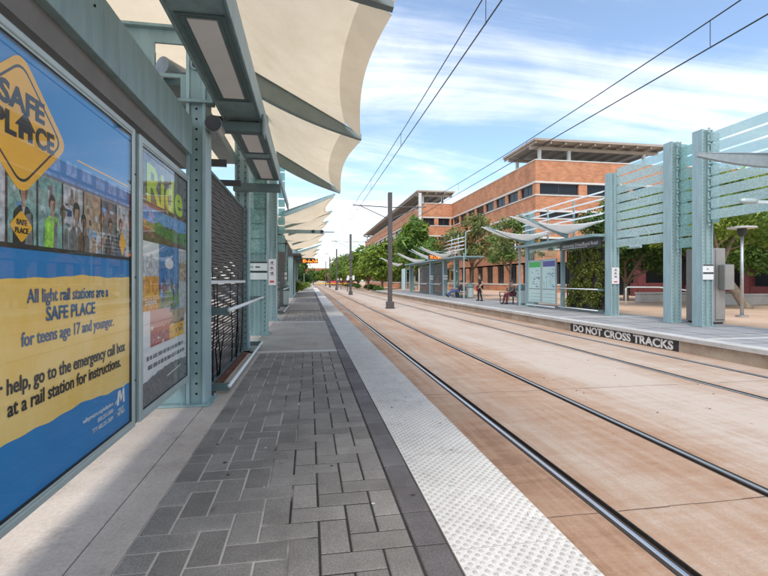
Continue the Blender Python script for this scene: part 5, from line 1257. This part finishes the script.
def person(label, J, top, legs, hair='hair', long_hair=False, sleeve=False):
    """J: joint positions; body faces -x"""
    t = thing('person', label, 'person', (0,0,0)); V = {k: Vector(v) for k, v in J.items()}
    j = {}; e = []
    def add(k, p, r, prev=None):
        j[k] = (tuple(p), r)
        if prev: e.append((prev, k))
    add('pelvis', V['pelvis'], (.135,.10)); sp_ = V['pelvis'].lerp(V['neck'], .5)
    add('waist', V['pelvis'].lerp(V['neck'], .33), (.12,.09), 'pelvis'); add('chest', V['pelvis'].lerp(V['neck'], .74), (.15,.10), 'waist'); add('neck', V['neck'], .052, 'chest')
    hd = V['head']; up = (hd-V['neck']).normalized(); add('jaw', V['neck'].lerp(hd, .55)+Vector((-.015,0,0)), .062, 'neck'); add('skull', hd, (.078,.092), 'jaw'); add('crown', hd+up*.075, .06, 'skull')
    for s in ('l', 'r'):
        add('sh'+s, V['sh'+s], .06, 'chest'); add('el'+s, V['el'+s], .042, 'sh'+s); add('wr'+s, V['wr'+s], .028, 'el'+s)
        d = (V['wr'+s]-V['el'+s]).normalized(); side = d.cross(Vector((1,.2,.1))).normalized(); pm_ = V['wr'+s]+d*.06; add('pa'+s, pm_, (.036,.018), 'wr'+s)
        for f_ in range(4):
            off = side*(-.027+.018*f_); L = (.075,.088,.082,.064)[f_]; add(f'f{f_}a{s}', pm_+d*.035+off, .0095, 'pa'+s); add(f'f{f_}b{s}', pm_+d*(.035+L*.55)+off*1.1+Vector((-.008,0,0)), .0085, f'f{f_}a{s}'); add(f'f{f_}c{s}', pm_+d*(.03+L)+off*1.1+Vector((-.03,0,0)), .0075, f'f{f_}b{s}')
        add('th1'+s, V['wr'+s]+d*.03-side*.04, .011, 'wr'+s); add('th2'+s, V['wr'+s]+d*.075-side*.058, .009, 'th1'+s)
        add('hp'+s, V['hp'+s], .085, 'pelvis'); add('kn'+s, V['kn'+s], .056, 'hp'+s); add('an'+s, V['an'+s], .038, 'kn'+s); add('he'+s, V['an'+s]+Vector((.02,0,-.05)), .036, 'an'+s); add('to'+s, V['to'+s], (.034,.024), 'he'+s)
    skin_mesh('body', (j, e, 'pelvis'), M['skin'], t)
    hb = V['head']
    fm = MB(); fwd = Vector((-1,0,0))
    for s_ in (-1, 1): fm.tube([hb+Vector((-.082,s_*.031,.005)), hb+Vector((-.090,s_*.031,.005))], .011, 8)
    fm.build('eyes', M['black'], t)
    fm = MB().tube([hb+Vector((-.080,0,.0)), hb+Vector((-.112,0,-.035)), hb+Vector((-.085,0,-.042))], [.006,.014,.008], 7).tube([hb+Vector((-.083,-.024,-.066)), hb+Vector((-.090,0,-.066)), hb+Vector((-.083,.024,-.066))], .006, 6)
    for s_ in (-1, 1): fm.tube([hb+Vector((.0,s_*.082,-.02)), hb+Vector((.005,s_*.090,.012)), hb+Vector((.012,s_*.084,.03))], [.012,.018,.010], 7)
    fm.build('face_features', M['skin'], t)
    # shirt and trousers: thicker skins over the same joints
    tj = {k: (j[k][0], tuple(x+.018 for x in (j[k][1] if isinstance(j[k][1], tuple) else (j[k][1],)*2))) for k in ('pelvis','waist','chest','shl','shr')}
    te = [('pelvis','waist'),('waist','chest'),('chest','shl'),('chest','shr')]
    for s in ('l','r'):
        p = V['sh'+s].lerp(V['el'+s], 1. if sleeve else .6); tj['sl'+s] = (tuple(p), .056); te.append(('sh'+s,'sl'+s))
        if sleeve: tj['cu'+s] = (tuple(V['el'+s].lerp(V['wr'+s], .9)), .042); te.append(('sl'+s,'cu'+s))
    tj['col'] = (tuple(V['chest0'] if 'chest0' in V else V['pelvis'].lerp(V['neck'], .93)), .075); te.append(('chest','col'))
    skin_mesh('shirt', (tj, te, 'pelvis'), M[top], t)
    lj = {'pelvis': (j['pelvis'][0], (.150,.118))}; le = []
    for s in ('l','r'):
        for k, r in (('hp',.102),('kn',.072)): lj[k+s] = (j[k+s][0], r)
        lj['an'+s] = (tuple(V['kn'+s].lerp(V['an'+s], 1.02)), .056); le += [('pelvis','hp'+s),('hp'+s,'kn'+s),('kn'+s,'an'+s)]
    skin_mesh('trousers', (lj, le, 'pelvis'), M[legs], t)
    for s in ('l','r'):
        a = V['an'+s]+Vector((.03,0,-.035)); b = a+(V['to'+s]-a).normalized()*.17; MB().tube([a+Vector((.02,0,.0)), a.lerp(b,.4), b, b+(b-a).normalized()*.03], [.050,.052,.040,.016], 10).build('shoe', M['black'], t, smooth=True)
    hm_ = MB(); c0 = hd+Vector((.018,0,.028)); n_ = 9
    for i in range(6):
        a0, a1 = math.pi*i/12*1.15, math.pi*(i+1)/12*1.15
        for k in range(12):
            b0, b1 = 2*math.pi*k/12, 2*math.pi*(k+1)/12
            P_ = lambda a, b: c0+Vector((math.sin(a)*math.cos(b)*.108, math.sin(a)*math.sin(b)*.094, math.cos(a)*.108))
            hm_.quad(P_(a0,b0), P_(a1,b0), P_(a1,b1), P_(a0,b1))
    if long_hair: hm_.tube([hd+Vector((.07,0,.03)), hd+Vector((.10,0,-.1)), hd+Vector((.08,0,-.26))], [.05,.085,.03], 9)
    hm_.build('hair', M[hair], t, smooth=True)
    return t
# standing, weight on one leg, in black with a red bag
X, Y = 10.9, 27.6
pst = person('standing person in black clothes with a red shoulder bag on the far platform', dict(pelvis=(X,Y,.95),neck=(X-.03,Y,1.46),head=(X-.07,Y,1.63),shl=(X-.02,Y-.19,1.40),shr=(X-.02,Y+.19,1.40),ell=(X+.03,Y-.27,1.13),elr=(X-.02,Y+.26,1.12),wrl=(X-.14,Y-.30,.93),wrr=(X-.20,Y+.20,1.0),
    hpl=(X,Y-.10,.90),hpr=(X,Y+.10,.90),knl=(X-.05,Y-.14,.50),knr=(X-.10,Y+.13,.50),anl=(X+.04,Y-.17,.09),anr=(X-.06,Y+.17,.09),tol=(X-.14,Y-.20,.035),tor=(X-.24,Y+.19,.035)), 'black_cloth', 'black_cloth', long_hair=True)
bg_ = thing('shoulder_bag', 'red bag hanging at the hip of the standing person', 'bag', (X,Y+.32,.9))
MB().prism([(X-.17,.62),(X+.12,.62),(X+.14,.95),(X-.15,.95)], Y+.27, .13).build('pouch', M['red'], bg_, bevel=.03); MB().tube([(X-.12,Y+.33,.95),(X-.05,Y+.18,1.44),(X+.04,Y+.18,1.45),(X+.11,Y+.33,.95)], .012, 6).build('strap', M['red'], bg_)
bm_ = thing('walking_stick', 'tan stick leaning out from the standing person to the paving', 'stick', (X+.2,Y-.6,0)); MB().tube([(X-.14,Y-.36,.92),(X+.10,Y-.60,.02)], [.022,.035], 8).build('shaft', M['wood'], bm_)
# seated on the bench under the tree, bent forward
X, Y = 11.34, 23.75
person('person in dark red trousers sitting on the bench under the tree', dict(pelvis=(X,Y,.57),neck=(X-.05,Y,1.08),head=(X-.13,Y,1.24),shl=(X-.04,Y-.19,1.02),shr=(X-.04,Y+.19,1.02),ell=(X-.14,Y-.23,.76),elr=(X-.14,Y+.23,.76),wrl=(X-.36,Y-.14,.68),wrr=(X-.36,Y+.14,.68),
    hpl=(X-.05,Y-.10,.56),hpr=(X-.05,Y+.10,.56),knl=(X-.46,Y-.13,.56),knr=(X-.46,Y+.13,.55),anl=(X-.47,Y-.13,.09),anr=(X-.55,Y+.13,.09),tol=(X-.66,Y-.14,.035),tor=(X-.74,Y+.14,.035)), 'brown_cloth', 'maroon', sleeve=True)
# lounging with legs stretched out
X, Y = 11.22, 32.6
person('lounging person in blue jeans and black top on the distant bench', dict(pelvis=(X-.1,Y,.56),neck=(X+.14,Y,1.03),head=(X+.12,Y,1.20),shl=(X+.11,Y-.19,.98),shr=(X+.11,Y+.19,.98),ell=(X-.02,Y-.28,.72),elr=(X-.02,Y+.28,.72),wrl=(X-.22,Y-.16,.70),wrr=(X-.22,Y+.14,.72),
    hpl=(X-.14,Y-.10,.55),hpr=(X-.14,Y+.10,.55),knl=(X-.56,Y-.12,.54),knr=(X-.54,Y+.12,.58),anl=(X-.95,Y-.12,.12),anr=(X-1.0,Y+.10,.20),tol=(X-1.02,Y-.13,.24),tor=(X-1.06,Y+.10,.32)), 'black_cloth', 'denim', sleeve=True)


# ------------------------------------------------------------------ pieces that are parts of their own
def split_islands(o):
    me = o.data; n_ = len(me.vertices); par = list(range(n_))
    def find(a):
        while par[a] != a: par[a] = par[par[a]]; a = par[a]
        return a
    for e in me.edges:
        a, b = find(e.vertices[0]), find(e.vertices[1])
        if a != b: par[a] = b
    isl = {}
    for p in me.polygons: isl.setdefault(find(p.vertices[0]), []).append(p)
    if len(isl) < 2: return
    groups_ = list(isl.values()); base = o.name.split('.')[0]
    for g in groups_[1:] + groups_[:1]:
        vs = sorted({v for p in g for v in p.vertices}); ix = {v: i for i, v in enumerate(vs)}
        m2 = bpy.data.meshes.new(base); m2.from_pydata([me.vertices[v].co[:] for v in vs], [], [[ix[v] for v in p.vertices] for p in g])
        for mm in me.materials: m2.materials.append(mm)
        m2.polygons.foreach_set('material_index', [p.material_index for p in g]); m2.polygons.foreach_set('use_smooth', [p.use_smooth for p in g]); m2.update()
        if g is groups_[0]: o.data = m2
        else: c = o.copy(); c.data = m2; c.name = base; C.objects.link(c)
for o in list(bpy.data.objects):
    if o.type == 'MESH' and o.name.split('.')[0] in ('bar_bracket','slim_post','frame_post','blade_stanchion','roof_support','grommet','latch','trough_bracket','roof_beams','control_box','tie_rod','rear_lattice'): split_islands(o)
for o in bpy.data.objects:
    if o.type == 'MESH' and o.name.startswith('roof_beams'): o.name = 'roof_beam'
# ------------------------------------------------------------------ sky, sun, camera
w = bpy.data.worlds.new('World'); sc.world = w; w.use_nodes = True; n = w.node_tree.nodes; l = w.node_tree.links
bg = n['Background']; bg.inputs['Strength'].default_value = .13
SUN_EL, SUN_AZ = R(56), R(205)          # azimuth clockwise from +y
sky = n.new('ShaderNodeTexSky'); sky.sky_type = 'NISHITA'; sky.sun_disc = False; sky.sun_elevation = SUN_EL; sky.sun_rotation = SUN_AZ; sky.air_density = 1.0; sky.dust_density = .6; sky.ozone_density = 1.6
tc = n.new('ShaderNodeTexCoord'); sp = n.new('ShaderNodeSeparateXYZ'); l.new(tc.outputs['Generated'], sp.inputs[0])
def wm(op, a, b=None, c=None):
    q = n.new('ShaderNodeMath'); q.operation = op
    for i, v in enumerate((a, b, c)):
        if v is None: continue
        if isinstance(v, (int, float)): q.inputs[i].default_value = v
        else: l.new(v, q.inputs[i])
    return q.outputs[0]
zz = wm('ADD', wm('MAXIMUM', sp.outputs[2], 0.), .16)
cb = n.new('ShaderNodeCombineXYZ'); l.new(wm('DIVIDE', sp.outputs[0], zz), cb.inputs[0]); l.new(wm('DIVIDE', sp.outputs[1], zz), cb.inputs[1])
def wnoise(rot, scl, s, d=8, r=.6, dist=.6, off=(0,0,0)):
    mp = n.new('ShaderNodeMapping'); mp.inputs['Rotation'].default_value = (0,0,rot); mp.inputs['Scale'].default_value = scl; mp.inputs['Location'].default_value = off
    l.new(cb.outputs[0], mp.inputs[0]); t = n.new('ShaderNodeTexNoise'); t.inputs['Scale'].default_value = s; t.inputs['Detail'].default_value = d; t.inputs['Roughness'].default_value = r; t.inputs['Distortion'].default_value = dist
    l.new(mp.outputs[0], t.inputs['Vector']); return t.outputs['Fac']
streak = wnoise(R(-12), (.55,1.9,1), .75, 9, .60, .9, (3.1,.4,0)); puff = wnoise(R(10), (.8,1.2,1), 1.6, 10, .62, .4, (.7,2.2,0))
cl = wm('ADD', wm('MULTIPLY', streak, .72), wm('MULTIPLY', puff, .28))
horiz = wm('POWER', wm('SUBTRACT', 1., wm('MAXIMUM', sp.outputs[2], 0.)), 5.)
cl = wm('ADD', cl, wm('MULTIPLY', horiz, .09))
cr = n.new('ShaderNodeValToRGB'); cr.color_ramp.elements[0].position = .43; cr.color_ramp.elements[1].position = .73; cr.color_ramp.elements[0].color = (.06,)*3+(1,); cr.color_ramp.elements[1].color = (.96,)*3+(1,)
cr.color_ramp.interpolation = 'EASE'
l.new(cl, cr.inputs[0])
mx = n.new('ShaderNodeMixRGB'); l.new(cr.outputs[0], mx.inputs[0]); hs = n.new('ShaderNodeMixRGB'); hs.blend_type = 'MULTIPLY'; hs.inputs[0].default_value = 1; l.new(sky.outputs[0], hs.inputs[1]); hs.inputs[2].default_value = (.90,.99,1.02,1); l.new(hs.outputs[0], mx.inputs[1]); mx.inputs[2].default_value = (6.9,6.8,6.65,1)
l.new(mx.outputs[0], bg.inputs['Color'])
sd = bpy.data.lights.new('sun', 'SUN'); sd.energy = 1.7; sd.angle = R(24); sd.color = (1,.95,.87)
so = bpy.data.objects.new('sun', sd); C.objects.link(so)
d_ = Vector((math.sin(SUN_AZ)*math.cos(SUN_EL), math.cos(SUN_AZ)*math.cos(SUN_EL), math.sin(SUN_EL)))
so.rotation_euler = (-d_).to_track_quat('-Z', 'Y').to_euler(); so.location = (0,-20,40)
cam = bpy.data.cameras.new('camera'); co = bpy.data.objects.new('camera', cam); C.objects.link(co); sc.camera = co
co.location = (0,0,1.35); co.rotation_euler = (R(90),0,-math.atan(75/450)); cam.sensor_width = 36; cam.lens = 450/768*36; cam.shift_y = -8/768*1; cam.clip_start = .05; cam.clip_end = 2000
sc.view_settings.view_transform = 'Standard'; sc.view_settings.look = 'None'; sc.view_settings.gamma = 1; sc.view_settings.use_curve_mapping = False; sc.view_settings.exposure = .93
sc.render.engine = 'CYCLES'; sc.cycles.max_bounces = 8; sc.cycles.transparent_max_bounces = 24; sc.cycles.diffuse_bounces = 4; sc.cycles.use_denoising = True
